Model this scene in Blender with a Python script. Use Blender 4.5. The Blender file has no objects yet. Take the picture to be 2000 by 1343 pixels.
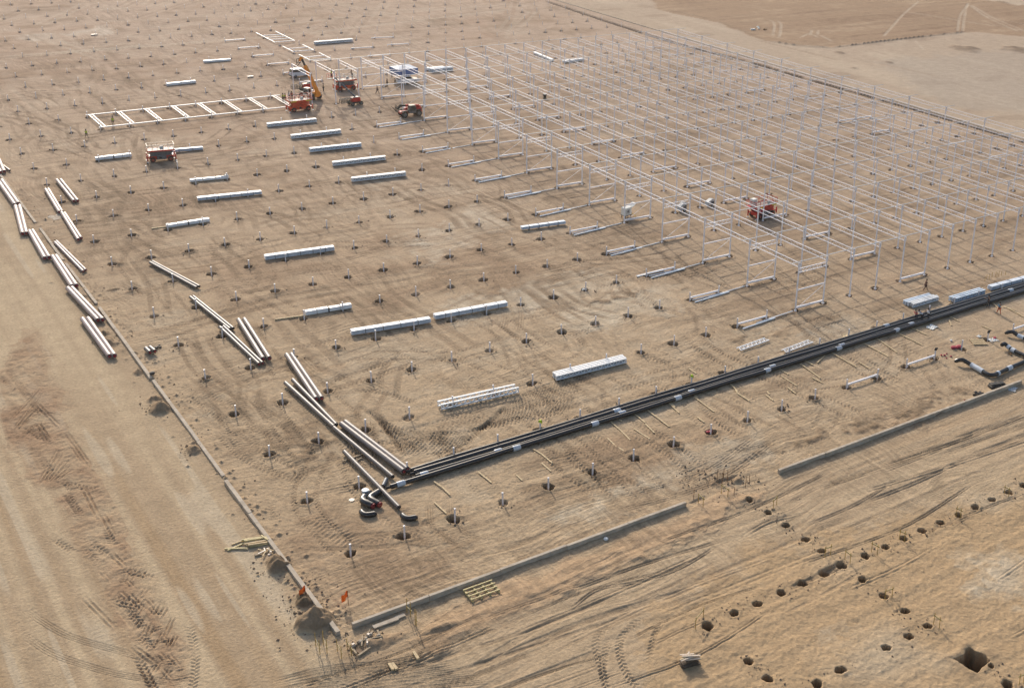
import bpy, bmesh, math, random
import numpy as np
from mathutils import Vector, Matrix

# ------------------------------------------------------------------ camera, world, sun, exposure
scene = bpy.context.scene
COL = scene.collection
rad = math.radians
RND = random.Random(11)

YAW, PITCH, ROLL = 0.6715904361550389, 0.38193695657684057, 0.05241610864104167
FPX = 2365.893                      # focal length in pixels of the 2000 px wide photograph
PPX, PPY = 1000 + 348.548, 671.5 - 125.283
CAM = Vector((-6.570337628 * 5, -17.358192084 * 5, 12.576945223 * 5))
_f = Vector((math.cos(PITCH) * math.sin(YAW), math.cos(PITCH) * math.cos(YAW), -math.sin(PITCH)))
_r = Vector((math.cos(YAW), -math.sin(YAW), 0))
_u = _r.cross(_f)
AR = math.cos(ROLL) * _r + math.sin(ROLL) * _u
AU = -math.sin(ROLL) * _r + math.cos(ROLL) * _u
AF = _f
cam_data = bpy.data.cameras.new('camera')
cam = bpy.data.objects.new('camera', cam_data)
COL.objects.link(cam)
cam.matrix_world = Matrix(((AR.x, AU.x, -AF.x, CAM.x), (AR.y, AU.y, -AF.y, CAM.y), (AR.z, AU.z, -AF.z, CAM.z), (0, 0, 0, 1)))
cam_data.sensor_fit = 'HORIZONTAL'
cam_data.sensor_width = 36
cam_data.lens = 36 * FPX / 2000
cam_data.shift_x = -348.548 / 2000
cam_data.shift_y = -125.283 / 2000
cam_data.clip_start = 0.5
cam_data.clip_end = 20000
scene.camera = cam

SUN_EL, SUN_AZ = 27.0, 13.5          # azimuth from +y towards +x
world = bpy.data.worlds.new('World')
scene.world = world
world.use_nodes = True
wn = world.node_tree
wn.nodes.clear()
sky = wn.nodes.new('ShaderNodeTexSky')
sky.sky_type = 'NISHITA'
sky.sun_disc = False
sky.sun_elevation = rad(SUN_EL)
sky.sun_rotation = rad(SUN_AZ)
sky.dust_density = 3.0
sky.air_density = 1.0
bg = wn.nodes.new('ShaderNodeBackground')
bg.inputs['Strength'].default_value = 0.15
wo = wn.nodes.new('ShaderNodeOutputWorld')
wn.links.new(sky.outputs[0], bg.inputs[0])
wn.links.new(bg.outputs[0], wo.inputs[0])

sd = bpy.data.lights.new('sun', 'SUN')
sd.energy = 3.0
sd.angle = rad(0.4)
sd.color = (1.0, 0.93, 0.83)
sun = bpy.data.objects.new('sun', sd)
COL.objects.link(sun)
SUNV = Vector((math.cos(rad(SUN_EL)) * math.sin(rad(SUN_AZ)), math.cos(rad(SUN_EL)) * math.cos(rad(SUN_AZ)), math.sin(rad(SUN_EL))))
sun.rotation_euler = SUNV.to_track_quat('Z', 'Y').to_euler()
sun.location = (0, 0, 200)

scene.view_settings.view_transform = 'Standard'
scene.view_settings.look = 'None'
scene.view_settings.gamma = 1
scene.view_settings.exposure = 0.33
scene.cycles.max_bounces = 5
scene.cycles.diffuse_bounces = 2
scene.cycles.glossy_bounces = 2
scene.cycles.transparent_max_bounces = 6

# ------------------------------------------------------------------ helpers
def G(u, v, z=0.0):
    """survey point: photograph pixel -> metres on the plane at height z"""
    d = AF + AR * ((u - PPX) / FPX) - AU * ((v - PPY) / FPX)
    t = (z - CAM.z) / d.z
    p = CAM + d * t
    return Vector((p.x, p.y, z))

def P(i, j, z=0.0):
    """grid point: i bays of 5 m, j bays of 10 m"""
    return Vector((i * 5.0, j * 10.0, z))

class MB:
    def __init__(s):
        s.v = []; s.f = []
    def add(s, vs, fs):
        n = len(s.v)
        s.v += [tuple(x) for x in vs]
        s.f += [tuple(n + k for k in f) for f in fs]
        return s
    def hexa(s, a):
        return s.add(a, [(0, 3, 2, 1), (4, 5, 6, 7), (0, 1, 5, 4), (1, 2, 6, 5), (2, 3, 7, 6), (3, 0, 4, 7)])
    def box(s, c, d, rz=0.0, top=1.0, topy=None):
        """centre c, size d; top = scale of the upper face"""
        topy = top if topy is None else topy
        cs, sn = math.cos(rz), math.sin(rz)
        out = []
        for dz, kx, ky in ((-.5, 1, 1), (.5, top, topy)):
            for sx, sy in ((-.5, -.5), (.5, -.5), (.5, .5), (-.5, .5)):
                x, y = sx * d[0] * kx, sy * d[1] * ky
                out.append((c[0] + x * cs - y * sn, c[1] + x * sn + y * cs, c[2] + dz * d[2]))
        return s.hexa(out)
    def bar(s, p, q, w, h=None, up=(0, 0, 1)):
        p, q = Vector(p), Vector(q)
        h = w if h is None else h
        d = (q - p).normalized()
        u = Vector(up)
        if abs(d.dot(u)) > .98:
            u = Vector((1, 0, 0))
        r = d.cross(u).normalized(); u = r.cross(d)
        a, b = r * (w / 2), u * (h / 2)
        return s.hexa([p - a - b, p + a - b, q + a - b, q - a - b, p - a + b, p + a + b, q + a + b, q - a + b])
    def tube(s, pts, rs, n=10, cap=True):
        pts = [Vector(p) for p in pts]
        if not hasattr(rs, '__len__'):
            rs = [rs] * len(pts)
        base = len(s.v)
        prev = None
        for k, p in enumerate(pts):
            a = pts[max(k - 1, 0)]; b = pts[min(k + 1, len(pts) - 1)]
            d = (b - a).normalized()
            if prev is None:
                t = Vector((0, 0, 1)) if abs(d.z) < .9 else Vector((0, 1, 0))
                r = d.cross(t).normalized()
            else:
                r = (prev - d * prev.dot(d)).normalized()
            prev = r
            w = d.cross(r)
            for m in range(n):
                an = 2 * math.pi * m / n
                s.v.append(tuple(p + (r * math.cos(an) + w * math.sin(an)) * rs[k]))
        for k in range(len(pts) - 1):
            for m in range(n):
                a = base + k * n + m; b = base + k * n + (m + 1) % n
                s.f.append((a, b, b + n, a + n))
        if cap:
            s.f.append(tuple(base + m for m in range(n))[::-1])
            e = base + (len(pts) - 1) * n
            s.f.append(tuple(e + m for m in range(n)))
        return s
    def prism(s, poly, y0, y1, axis='y'):
        """extrude a polygon drawn in x,z along y (or drawn in x,y along z)"""
        n = len(poly)
        if axis == 'y':
            vs = [(a, y0, b) for a, b in poly] + [(a, y1, b) for a, b in poly]
        elif axis == 'x':
            vs = [(y0, a, b) for a, b in poly] + [(y1, a, b) for a, b in poly]
        else:
            vs = [(a, b, y0) for a, b in poly] + [(a, b, y1) for a, b in poly]
        fs = [tuple(range(n))[::-1], tuple(range(n, 2 * n))] + [(k, (k + 1) % n, n + (k + 1) % n, n + k) for k in range(n)]
        return s.add(vs, fs)
    def mesh(s, name, mat, smooth=False):
        me = bpy.data.meshes.new(name)
        me.from_pydata(s.v, [], s.f)
        bm = bmesh.new(); bm.from_mesh(me)
        bmesh.ops.recalc_face_normals(bm, faces=bm.faces)
        bm.to_mesh(me); bm.free()
        me.materials.append(mat)
        if smooth:
            me.polygons.foreach_set('use_smooth', [True] * len(me.polygons))
            try:
                me.set_sharp_from_angle(angle=rad(40))
            except Exception:
                pass
        return me
    def build(s, name, mat, parent=None, loc=None, rz=0.0, smooth=False, bevel=0.0):
        o = bpy.data.objects.new(name, s.mesh(name, mat, smooth))
        COL.objects.link(o)
        if parent is not None:
            o.parent = parent
        if loc is not None:
            o.location = loc
        o.rotation_euler = (0, 0, rz)
        if bevel:
            m = o.modifiers.new('bevel', 'BEVEL'); m.width = bevel; m.segments = 2; m.limit_method = 'ANGLE'
        return o

def tag(o, label=None, cat=None, group=None, kind=None):
    if label: o['label'] = label
    if cat: o['category'] = cat
    if group: o['group'] = group
    if kind: o['kind'] = kind
    return o

def thing(name, label, cat, loc=(0, 0, 0), rz=0.0, group=None):
    o = bpy.data.objects.new(name, None)
    o.empty_display_size = 0.3
    COL.objects.link(o)
    o.location = loc; o.rotation_euler = (0, 0, rz)
    return tag(o, label, cat, group)

def copy_tree(o, parent=None):
    c = o.copy(); COL.objects.link(c)
    if parent is not None:
        c.parent = parent
    for ch in list(o.children):
        copy_tree(ch, c)
    return c

def mat(name, col, rough=0.6, metal=0.0, var=0.12, scale=3.0, bump=0.0, dirt=None, dirt_amt=0.0, spec=0.4):
    m = bpy.data.materials.new(name)
    m.use_nodes = True
    nt = m.node_tree
    b = nt.nodes['Principled BSDF']
    b.inputs['Roughness'].default_value = rough
    b.inputs['Metallic'].default_value = metal
    b.inputs['Specular IOR Level'].default_value = spec
    tc = nt.nodes.new('ShaderNodeTexCoord')
    nz = nt.nodes.new('ShaderNodeTexNoise')
    nz.inputs['Scale'].default_value = scale
    nz.inputs['Detail'].default_value = 6
    geo = nt.nodes.new('ShaderNodeNewGeometry')
    nt.links.new(geo.outputs['Position'], nz.inputs['Vector'])
    ramp = nt.nodes.new('ShaderNodeValToRGB')
    lo = [max(0, c * (1 - var)) for c in col]; hi = [min(1, c * (1 + var)) for c in col]
    ramp.color_ramp.elements[0].position = .3; ramp.color_ramp.elements[0].color = (*lo, 1)
    ramp.color_ramp.elements[1].position = .7; ramp.color_ramp.elements[1].color = (*hi, 1)
    nt.links.new(nz.outputs['Fac'], ramp.inputs['Fac'])
    last = ramp.outputs['Color']
    if dirt:
        n2 = nt.nodes.new('ShaderNodeTexNoise'); n2.inputs['Scale'].default_value = scale * .6; n2.inputs['Detail'].default_value = 8
        nt.links.new(geo.outputs['Position'], n2.inputs['Vector'])
        mr = nt.nodes.new('ShaderNodeMapRange')
        mr.inputs['From Min'].default_value = .45; mr.inputs['From Max'].default_value = .7
        mr.inputs['To Max'].default_value = dirt_amt
        nt.links.new(n2.outputs['Fac'], mr.inputs['Value'])
        mx = nt.nodes.new('ShaderNodeMix'); mx.data_type = 'RGBA'
        nt.links.new(mr.outputs[0], mx.inputs['Factor'])
        nt.links.new(last, mx.inputs['A']); mx.inputs['B'].default_value = (*dirt, 1)
        last = mx.outputs['Result']
    nt.links.new(last, b.inputs['Base Color'])
    if bump:
        bp = nt.nodes.new('ShaderNodeBump'); bp.inputs['Strength'].default_value = bump; bp.inputs['Distance'].default_value = .05
        nt.links.new(nz.outputs['Fac'], bp.inputs['Height']); nt.links.new(bp.outputs[0], b.inputs['Normal'])
    return m

DUST = (0.34, 0.26, 0.18)
M = dict(
    frame=mat('frame_steel', (0.82, 0.79, 0.79), .45, .0, .06, 1.5),
    galv=mat('galvanised_steel', (0.50, 0.52, 0.54), .38, .35, .12, 2.5),
    white=mat('white_coated_steel', (0.77, 0.77, 0.76), .45, .0, .06, 2.0, dirt=DUST, dirt_amt=.15),
    bluewhite=mat('bluish_zinc_steel', (0.62, 0.69, 0.76), .5, .0, .1, 2.0),
    profile=mat('zinc_profile', (0.66, 0.70, 0.74), .5, .0, .12, 3.0),
    gap=mat('bundle_gap', (0.10, 0.10, 0.11), .8, 0, .2, 3.0),
    strap=mat('strap', (0.05, 0.05, 0.05), .6),
    stub=mat('stub_steel', (0.70, 0.66, 0.65), .5, .0, .06, 2.0),
    pipe=mat('pipe_casing', (0.29, 0.22, 0.208), .46, .0, .10, 1.2, dirt=DUST, dirt_amt=.25, spec=.5),
    pipe_grey=mat('pipe_casing_grey', (0.12, 0.10, 0.092), .45, .0, .12, 1.2, dirt=DUST, dirt_amt=.2, spec=.5),
    pipe_mid=mat('pipe_casing_brown', (0.185, 0.15, 0.137), .46, .0, .12, 1.2, dirt=DUST, dirt_amt=.25, spec=.5),
    inner_shade=mat('shaded_inner_steel', (0.40, 0.42, 0.44), .6, .1, .2, 3.0),  # greyer steel, shade between stacked trusses put into the colour
    cap=mat('red_cap', (0.25, 0.014, 0.018), .5, 0, .15, 4),
    dark=mat('dark_bore', (0.03, 0.026, 0.025), .8),
    black=mat('black_polyethylene', (0.010, 0.010, 0.011), .30, 0, .3, 2.0, dirt=DUST, dirt_amt=.03, spec=.6),
    blackdull=mat('black_rubber', (0.02, 0.02, 0.02), .7, 0, .3, 4, dirt=DUST, dirt_amt=.25),
    sleeve=mat('white_sleeve', (0.52, 0.55, 0.58), .4, 0, .08, 3),
    concrete=mat('concrete', (0.43, 0.36, 0.275), .9, 0, .2, 1.6, bump=.3, dirt=DUST, dirt_amt=.5),
    soil=mat('loose_soil', (0.215, 0.155, 0.105), 1.0, 0, .3, 2.5, bump=.6, spec=.1),
    dsoil=mat('damp_soil', (0.10, 0.065, 0.04), 1.0, 0, .3, 3, bump=.6, spec=.1),
    wood=mat('pale_timber', (0.52, 0.39, 0.22), .8, 0, .2, 4),
    wood2=mat('weathered_timber', (0.33, 0.25, 0.16), .85, 0, .25, 4),
    yellowwood=mat('yellow_formwork_timber', (0.50, 0.40, 0.19), .7, 0, .15, 4),
    rust=mat('rusty_rebar', (0.22, 0.12, 0.05), .85, 0, .3, 6),
    ystake=mat('yellow_stake', (0.42, 0.27, 0.06), .8, 0, .2, 5),
    orange=mat('orange_cloth', (0.95, 0.16, 0.01), .7, 0, .06, 3),
    red=mat('red_paint', (0.50, 0.016, 0.014), .4, 0, .12, 2, dirt=DUST, dirt_amt=.10),
    jlg=mat('orange_red_paint', (0.62, 0.05, 0.008), .4, 0, .12, 2, dirt=DUST, dirt_amt=.10),
    boom=mat('amber_paint', (0.85, 0.27, 0.006), .4, 0, .1, 2, dirt=DUST, dirt_amt=.12),
    yellow=mat('yellow_paint', (0.62, 0.47, 0.02), .5, 0, .1, 3),
    cream=mat('cream_paint', (0.60, 0.48, 0.36), .5, 0, .1, 3),
    grey=mat('grey_paint', (0.10, 0.11, 0.125), .5, .1, .15, 3, dirt=DUST, dirt_amt=.12),
    wood3=mat('old_dark_boards', (0.11, 0.08, 0.055), .9, 0, .25, 4),
    lgrey=mat('light_grey_paint', (0.48, 0.49, 0.48), .5, 0, .12, 3, dirt=DUST, dirt_amt=.2),
    deck=mat('platform_deck', (0.27, 0.23, 0.20), .6, .1, .25, 2.5, dirt=DUST, dirt_amt=.5),
    car=mat('white_car_paint', (0.70, 0.71, 0.72), .25, 0, .04, 1, dirt=DUST, dirt_amt=.15, spec=.6),
    glass=mat('dark_glass', (0.02, 0.025, 0.03), .08, 0, .1, 1, spec=.7),
    tyre=mat('tyre_rubber', (0.022, 0.022, 0.022), .85, 0, .3, 5, dirt=DUST, dirt_amt=.18),
    rim=mat('wheel_rim', (0.17, 0.16, 0.155), .5, .2, .15, 5),
    redrim=mat('red_wheel_rim', (0.30, 0.05, 0.03), .6, 0, .2, 5),
    blue=mat('blue_canvas', (0.09, 0.15, 0.33), .7, 0, .15, 2),
    canvas=mat('white_canvas', (0.82, 0.83, 0.84), .7, 0, .05, 2),
    offwhite=mat('offwhite_cabinet', (0.76, 0.74, 0.66), .45, 0, .06, 2),
    skin=mat('skin', (0.24, 0.13, 0.08), .6, 0, .08, 8),
    hivis=mat('lime_hivis', (0.42, 0.55, 0.02), .7, 0, .1, 8),
    navy=mat('dark_workwear', (0.025, 0.028, 0.04), .85, 0, .2, 8),
    maroon=mat('dark_brown_clothes', (0.06, 0.022, 0.02), .85, 0, .2, 8),
    wshirt=mat('white_shirt', (0.72, 0.72, 0.72), .8, 0, .08, 8),
    rshirt=mat('red_shirt', (0.40, 0.04, 0.04), .8, 0, .1, 8),
    bshirt=mat('blue_shirt', (0.10, 0.26, 0.36), .8, 0, .1, 8),
    oranget=mat('orange_trousers', (0.55, 0.11, 0.03), .8, 0, .1, 8),
    khaki=mat('khaki_clothes', (0.26, 0.20, 0.14), .85, 0, .2, 8),
    hair=mat('black_hair', (0.015, 0.012, 0.01), .8, 0, .2, 8),
    helmet=mat('white_helmet', (0.75, 0.75, 0.72), .4, 0, .05, 8),
    plastic=mat('plastic_sheet', (0.72, 0.70, 0.64), .5, 0, .1, 2, bump=.4),
    mesh_red=mat('red_plastic_sacks', (0.36, 0.03, 0.05), .6, 0, .3, 4, bump=.3),
    bucket=mat('pale_blue_bucket', (0.50, 0.56, 0.62), .5, 0, .08, 3),
)
# ------------------------------------------------------------------ ground: one sheet, finer where it is near
def vnoise(x, y, seed):
    xi = np.floor(x).astype(np.int64); yi = np.floor(y).astype(np.int64)
    fx = (x - xi).astype(np.float32); fy = (y - yi).astype(np.float32)
    fx = fx * fx * (3 - 2 * fx); fy = fy * fy * (3 - 2 * fy)
    def h(a, b):
        n = ((a * 374761393 + b * 668265263 + seed * 1274126177) & 0xFFFFFFFF).astype(np.uint64)
        n = ((n ^ (n >> np.uint64(13))) * np.uint64(1274126177)) & np.uint64(0xFFFFFFFF)
        n = n ^ (n >> np.uint64(16))
        return (n & np.uint64(0xFFFF)).astype(np.float32) / 65535.0
    a = h(xi, yi); b = h(xi + 1, yi); c = h(xi, yi + 1); d = h(xi + 1, yi + 1)
    return (a + (b - a) * fx) * (1 - fy) + (c + (d - c) * fx) * fy - 0.5

def sstep(a, b, x):
    t = np.clip((x - a) / (b - a), 0, 1)
    return t * t * (3 - 2 * t)

fw = np.array([math.sin(YAW), math.cos(YAW)]); rt = np.array([math.cos(YAW), -math.sin(YAW)])
C0 = np.array([CAM.x, CAM.y])
def ds_of(p):
    q = np.array([p[0], p[1]]) - C0
    d = q @ fw
    return d, (q @ rt) / d
NR, NC = 1250, 1800
vs_ = np.linspace(1343 + 300, -70, NR)
dv = np.array([ds_of(G(1000, v))[0] for v in vs_])
rows = np.concatenate([[12, 22, 30], dv[dv > 32], dv[-1] * 1.12 ** np.arange(1, 14)])
sl = [ds_of(G(u, v))[1] for u in (0, 2000) for v in (0, 1343)]
s0, s1 = min(sl) - .07, max(sl) + .07
cols = np.concatenate([[-1.6, -1.2, -1.0, -.85], np.linspace(s0, s1, NC), [.6, .7, .9, 1.2]])
cols = np.unique(cols)
ri, ci = len(rows), len(cols)
DD, SS = np.meshgrid(rows, cols, indexing='ij')
X = (C0[0] + DD * fw[0] + DD * SS * rt[0]).astype(np.float64)
Y = (C0[1] + DD * fw[1] + DD * SS * rt[1]).astype(np.float64)
cell = np.maximum(np.gradient(rows)[:, None] * .7, DD * np.gradient(cols)[None, :]).astype(np.float32)
ZH = np.zeros(X.shape, np.float32)
def oct_(lam, seed, ax=1.0, ay=1.0):
    w = np.clip((lam * min(ax, ay) / cell - 1.2) / 1.2, 0, 1)
    return vnoise(X / (lam * ax), Y / (lam * ay), seed) * w

n40 = vnoise(X / 41, Y / 47, 1); n15 = vnoise(X / 15, Y / 17, 2); n6 = oct_(6, 3); n3 = oct_(3, 4)
n14 = oct_(1.4, 5); n07 = oct_(.7, 6); n04 = oct_(.4, 7); n025 = oct_(.27, 8)
fb = n6 * .5 + n3 * .3 + n14 * .2 + n07 * .12

# ---- zones
def poly(pts, jit=1.5, soft=3, world=False):
    w = [(p[0], p[1]) if world else tuple(G(*p)[:2]) for p in pts]
    acc = np.zeros(X.shape, np.float32)
    x0, x1 = min(p[0] for p in w) - 8, max(p[0] for p in w) + 8
    y0, y1 = min(p[1] for p in w) - 8, max(p[1] for p in w) + 8
    sel = (X > x0) & (X < x1) & (Y > y0) & (Y < y1)
    xs, ys = X[sel], Y[sel]
    r = np.zeros(xs.shape, np.float32)
    for k in range(soft):
        a = 2 * math.pi * k / soft
        xx = xs + jit * (1.6 * n6[sel] + 1.2 * n14[sel]) + jit * .45 * math.cos(a)
        yy = ys + jit * (1.6 * n3[sel] + 1.2 * n07[sel] + .8 * n15[sel]) + jit * .45 * math.sin(a)
        ins = np.zeros(xs.shape, bool)
        for m in range(len(w)):
            ax_, ay_ = w[m]; bx_, by_ = w[(m + 1) % len(w)]
            c = ((ay_ > yy) != (by_ > yy)) & (xx < (bx_ - ax_) * (yy - ay_) / (by_ - ay_ + 1e-9) + ax_)
            ins ^= c
        r += ins
    acc[sel] = r / soft
    return acc

site = sstep(-6, -4.5, X) * sstep(-11.5, -10, Y) * (1 - sstep(168, 171, X))
left = 1 - sstep(-7.5, -5.5, X)
front = (1 - sstep(-12.5, -10.8, Y)) * (1 - left)
beyond = sstep(170, 172, X)

# ---- base colours (albedo)
def C(*c): return np.array(c, np.float32)
sand, dark, pale = C(.385, .295, .208), C(.255, .187, .130), C(.440, .368, .285)
red, tan2, pit_shade = C(.300, .196, .130), C(.345, .262, .188), C(.075, .047, .031)  # the last colour paints the shade down inside dug holes
col = np.empty(X.shape + (3,), np.float32); col[:] = sand
def tint(c, w):
    global col
    w = np.clip(w, 0, 1)[..., None]
    col = col * (1 - w) + c * w
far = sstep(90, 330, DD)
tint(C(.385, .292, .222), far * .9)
# site: mottled, with passes of vehicles along both grid directions
mx = oct_(2.2, 21, 5.0, 1.0); my = oct_(2.2, 22, 1.0, 4.0); mx2 = oct_(.8, 23, 7.0, 1.0); my2 = oct_(.8, 24, 1.0, 6.0)
mott = fb * .9 + mx * .55 + my * .35 + n15 * .5 + mx2 * .25 + my2 * .2
tint(dark, site * sstep(.0, .5, mott) * .75)
tint(pale, site * sstep(.12, .6, -mott + .15 * n40) * .42)
tint(red, site * sstep(.10, .40, n15 + .5 * n3) * .22)
# shade of use: under the frame the sand is a little greyer and streaked along the bays
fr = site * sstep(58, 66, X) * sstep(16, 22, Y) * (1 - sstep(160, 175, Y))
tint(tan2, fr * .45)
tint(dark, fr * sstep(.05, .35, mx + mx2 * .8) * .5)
# haul road on the left: pale compacted lanes along y
lane = vnoise(X / 1.1, Y / 60, 31) * .8 + vnoise(X / .55, Y / 35, 32) * .35 * np.clip(.9 / cell - .6, 0, 1) + vnoise(X / 4, Y / 90, 33) * .6
tint(sand * .93, left)
tint(C(.44, .35, .25), left * sstep(-.02, .38, lane) * .85)
tint(C(.315, .22, .135), left * sstep(.0, .38, -lane) * .7)
tint(pale, left * sstep(.30, .42, n15 * .35 + vnoise(X / .8, Y / 14, 34)) * .7)
# front track: streaks along x
lane2 = vnoise(X / 50, Y / 1.2, 41) * .5 + vnoise(X / 22, Y / .5, 42) * .4 * np.clip(.8 / cell - .6, 0, 1) + vnoise(X / 30, Y / 5, 43) * .5
tint(C(.42, .33, .235), front * sstep(0, .5, lane2) * .6)
tint(C(.33, .235, .155), front * sstep(.1, .5, -lane2) * .45)
orangey = front * sstep(-14, -19, Y) * sstep(24, 32, X)
yard = poly([(1180, 1400), (1330, 1150), (1560, 1050), (1700, 1040), (2080, 880), (2200, 1500)], 2.5)
tint(C(.385, .275, .172), yard * .8)
tint(pale, yard * sstep(.04, .40, n6 * .7 + n15 * .7 + n3 * .2) * .6)
# white dusty patches
for pts in ([(135, 62), (220, 48), (230, 66), (130, 70)], [(30, 70), (110, 62), (100, 78), (40, 78)], [(860, 590), (1180, 520), (1230, 560), (900, 640)],
            [(770, 470), (940, 400), (990, 440), (820, 520)], [(1290, 22), (1350, 25), (1400, 42), (1330, 36)], [(1705, 8), (1745, 8), (1745, 14), (1705, 14)],
            [(1080, 600), (1300, 560), (1340, 600), (1120, 660)], [(1320, 880), (1480, 840), (1500, 880), (1330, 920)], [(1050, 1010), (1300, 900), (1320, 940), (1080, 1030)],
            [(395, 790), (430, 800), (425, 820), (395, 810)], [(1870, 1090), (2010, 1080), (2020, 1160), (1900, 1180)], [(1590, 1250), (1640, 1230), (1660, 1250), (1610, 1270)],
            [(1780, 150), (1990, 160), (2010, 190), (1800, 190)], [(1560, 640), (1700, 620), (1720, 660), (1580, 700)]):
    tint(C(.50, .44, .36), poly(pts, 2.2, 4) * (.45 + .5 * n14 + .4 * n3))
# ploughed brown fields beyond the far wall
fieldA = poly([(1225, -60), (1290, 22), (1400, 45), (1500, 82), (1560, 88), (1625, 93), (1700, 83), (1885, 63), (1905, 62), (1990, 72), (2080, 60), (2080, 12), (1985, 10), (1900, -4), (1800, -60)], 1.2)
plough = vnoise(X / 60, Y / 2.4, 51) * .6 + oct_(2.0, 52) * .35 + n15 * .4
tint(C(.285, .198, .128), fieldA * .95)
tint(C(.20, .13, .085), fieldA * sstep(.02, .45, plough) * .7)
tint(C(.41, .31, .21), fieldA * sstep(.1, .45, -plough) * .55)
fieldB = poly([(1890, -60), (1900, -4), (1985, 9), (2100, 12), (2200, -60)], 1.5)
tint(pale, fieldB * .8)
plain = beyond * (1 - fieldA)
tint(C(.375, .300, .222), plain * .75)
tint(C(.44, .36, .27), plain * sstep(.05, .4, vnoise(X / 5, Y / 40, 55) + .5 * n15) * .6)
tint(C(.27, .20, .145), plain * sstep(.2, .42, n6 * .8 + vnoise(X / 26, Y / 5, 56) * .8) * .5)
greyp = poly([(1700, 120), (1990, 95), (2100, 110), (2100, 220), (1850, 210)], 4)
tint(C(.335, .283, .228), greyp * .55)

# ---- relief
rough = .35 + site * .55 + yard * .6
rough = rough * (1 - left * .75) * (1 - beyond * .3)
ZH += n15 * .10 * (1 - left * .5) + (n6 * .07 + n3 * .045 + n14 * .035 + n07 * .04 + n04 * .045 + n025 * .04) * rough
ZH += site * (mx * .035 + mx2 * .035 + my2 * .03) + front * (vnoise(X / 16, Y / .45, 61) * .045 * np.clip(.9 / cell - .8, 0, 1) + vnoise(X / 30, Y / 1.1, 62) * .06)
ZH += left * vnoise(X / .5, Y / 18, 63) * .018 * np.clip(.9 / cell - .8, 0, 1)
ZH += fieldA * vnoise(X / 50, Y / 1.6, 64) * .14

# chewed-up band beside the haul road
band = poly([(0, 690), (60, 640), (100, 720), (140, 840), (170, 880), (255, 1040), (310, 1160), (345, 1260), (352, 1330), (300, 1343), (240, 1235), (205, 1140), (150, 1080), (110, 960), (70, 930), (30, 860), (0, 800)], 1.0, 4)
tint(C(.275, .185, .125), band * (.60 + .6 * n3 + .5 * n14))
ZH += band * (n14 * .06 + n07 * .06 + n04 * .06 + n025 * .05)
# sandy bank in front of the front beam
bank = poly([(800, 1240), (1000, 1140), (1240, 1045), (1350, 1000), (1400, 960), (1500, 960), (1420, 1010), (1240, 1100), (1000, 1210), (840, 1280)], 1.0)
ZH += bank * (.10 + n14 * .10 + n07 * .09 + mx2 * .10)
tint(C(.42, .285, .185), bank * .5)

# ---- wheel tracks
def stamp(pts, width, kind='lug', dep=.05, dk=.3, per=.5, ng=3, colr=None, world=False, ph=0.0):
    w = [np.array(p, float) if world else np.array(G(*p)[:2]) for p in pts]
    n = max(8, 3 * len(w))
    # catmull-rom
    q = [2 * w[0] - w[1]] + w + [2 * w[-1] - w[-2]]
    out = []
    per_seg = 6 if len(w) > 2 else 1
    for k in range(1, len(q) - 2):
        for m in range(per_seg):
            t = m / per_seg
            out.append(.5 * ((2 * q[k]) + (-q[k - 1] + q[k + 1]) * t + (2 * q[k - 1] - 5 * q[k] + 4 * q[k + 1] - q[k + 2]) * t * t + (-q[k - 1] + 3 * q[k] - 3 * q[k + 1] + q[k + 2]) * t ** 3))
    out.append(w[-1])
    tot = sum(np.hypot(*(out[k + 1] - out[k])) for k in range(len(out) - 1))
    s = 0.0
    cw = colr if colr is not None else dark * .86
    for k in range(len(out) - 1):
        a, b = out[k], out[k + 1]
        L = np.hypot(*(b - a))
        if L < 1e-4: continue
        e = (b - a) / L
        rr, cc = [], []
        for p in (a, b):
            for o in ((1, 0), (-1, 0), (0, 1), (0, -1)):
                d_, s_ = ds_of(p + np.array(o) * (width * .75 + .3))
                rr.append(np.interp(d_, rows, np.arange(ri))); cc.append(np.interp(s_, cols, np.arange(ci)))
        r0, r1 = int(min(rr)), int(max(rr)) + 2; c0, c1 = int(min(cc)), int(max(cc)) + 2
        if r1 - r0 < 2 or c1 - c0 < 2 or r0 >= ri - 2: 
            s += L; continue
        sl_ = (slice(r0, r1), slice(c0, c1))
        dx = X[sl_] - a[0]; dy = Y[sl_] - a[1]
        t = dx * e[0] + dy * e[1]
        lat = (-dx * e[1] + dy * e[0]) / (width / 2)
        cl = cell[sl_]
        ok = (t >= 0) & (t < L)
        if k == 0: ok = ok & (t > 0)
        W = ok * np.clip((1.12 - np.abs(lat)) / .25, 0, 1)
        gs = s + t
        endf = np.clip(np.minimum(gs, tot - gs) / min(2.0, tot * .3), 0, 1)
        W = W * endf * np.clip(.9 + .9 * n14[sl_] + .8 * n3[sl_] + ph, 0, 1)
        if kind == 'lug':
            vis = np.clip((per / cl - 1.5) / 1.2, 0, 1)
            wv = np.sin(2 * math.pi * (gs / per + .45 * np.abs(lat) + np.where(lat > 0, .5, 0)))
            hgt = -dep * .5 + dep * .85 * wv * vis
            cc_ = 1 - .5 * vis + .5 * np.where(vis > 0, -wv * vis, 0)
        elif kind == 'groove':
            vis = np.clip((width / ng / cl - 1.3) / 1.2, 0, 1)
            wv = np.cos(math.pi * lat * ng)
            hgt = -dep * .4 + dep * wv * vis
            cc_ = 1 - .45 * vis - .45 * wv * vis
        elif kind == 'ridge':
            hgt = dep * np.clip(1 - np.abs(lat), 0, 1); cc_ = 1.0
        else:
            hgt = -dep * np.ones_like(lat); cc_ = 1.0
        ZH[sl_] += (W * hgt).astype(np.float32)
        ww = np.clip(W * dk * cc_, 0, 1)[..., None]
        col[sl_] = col[sl_] * (1 - ww) + cw * ww
        s += L

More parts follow.
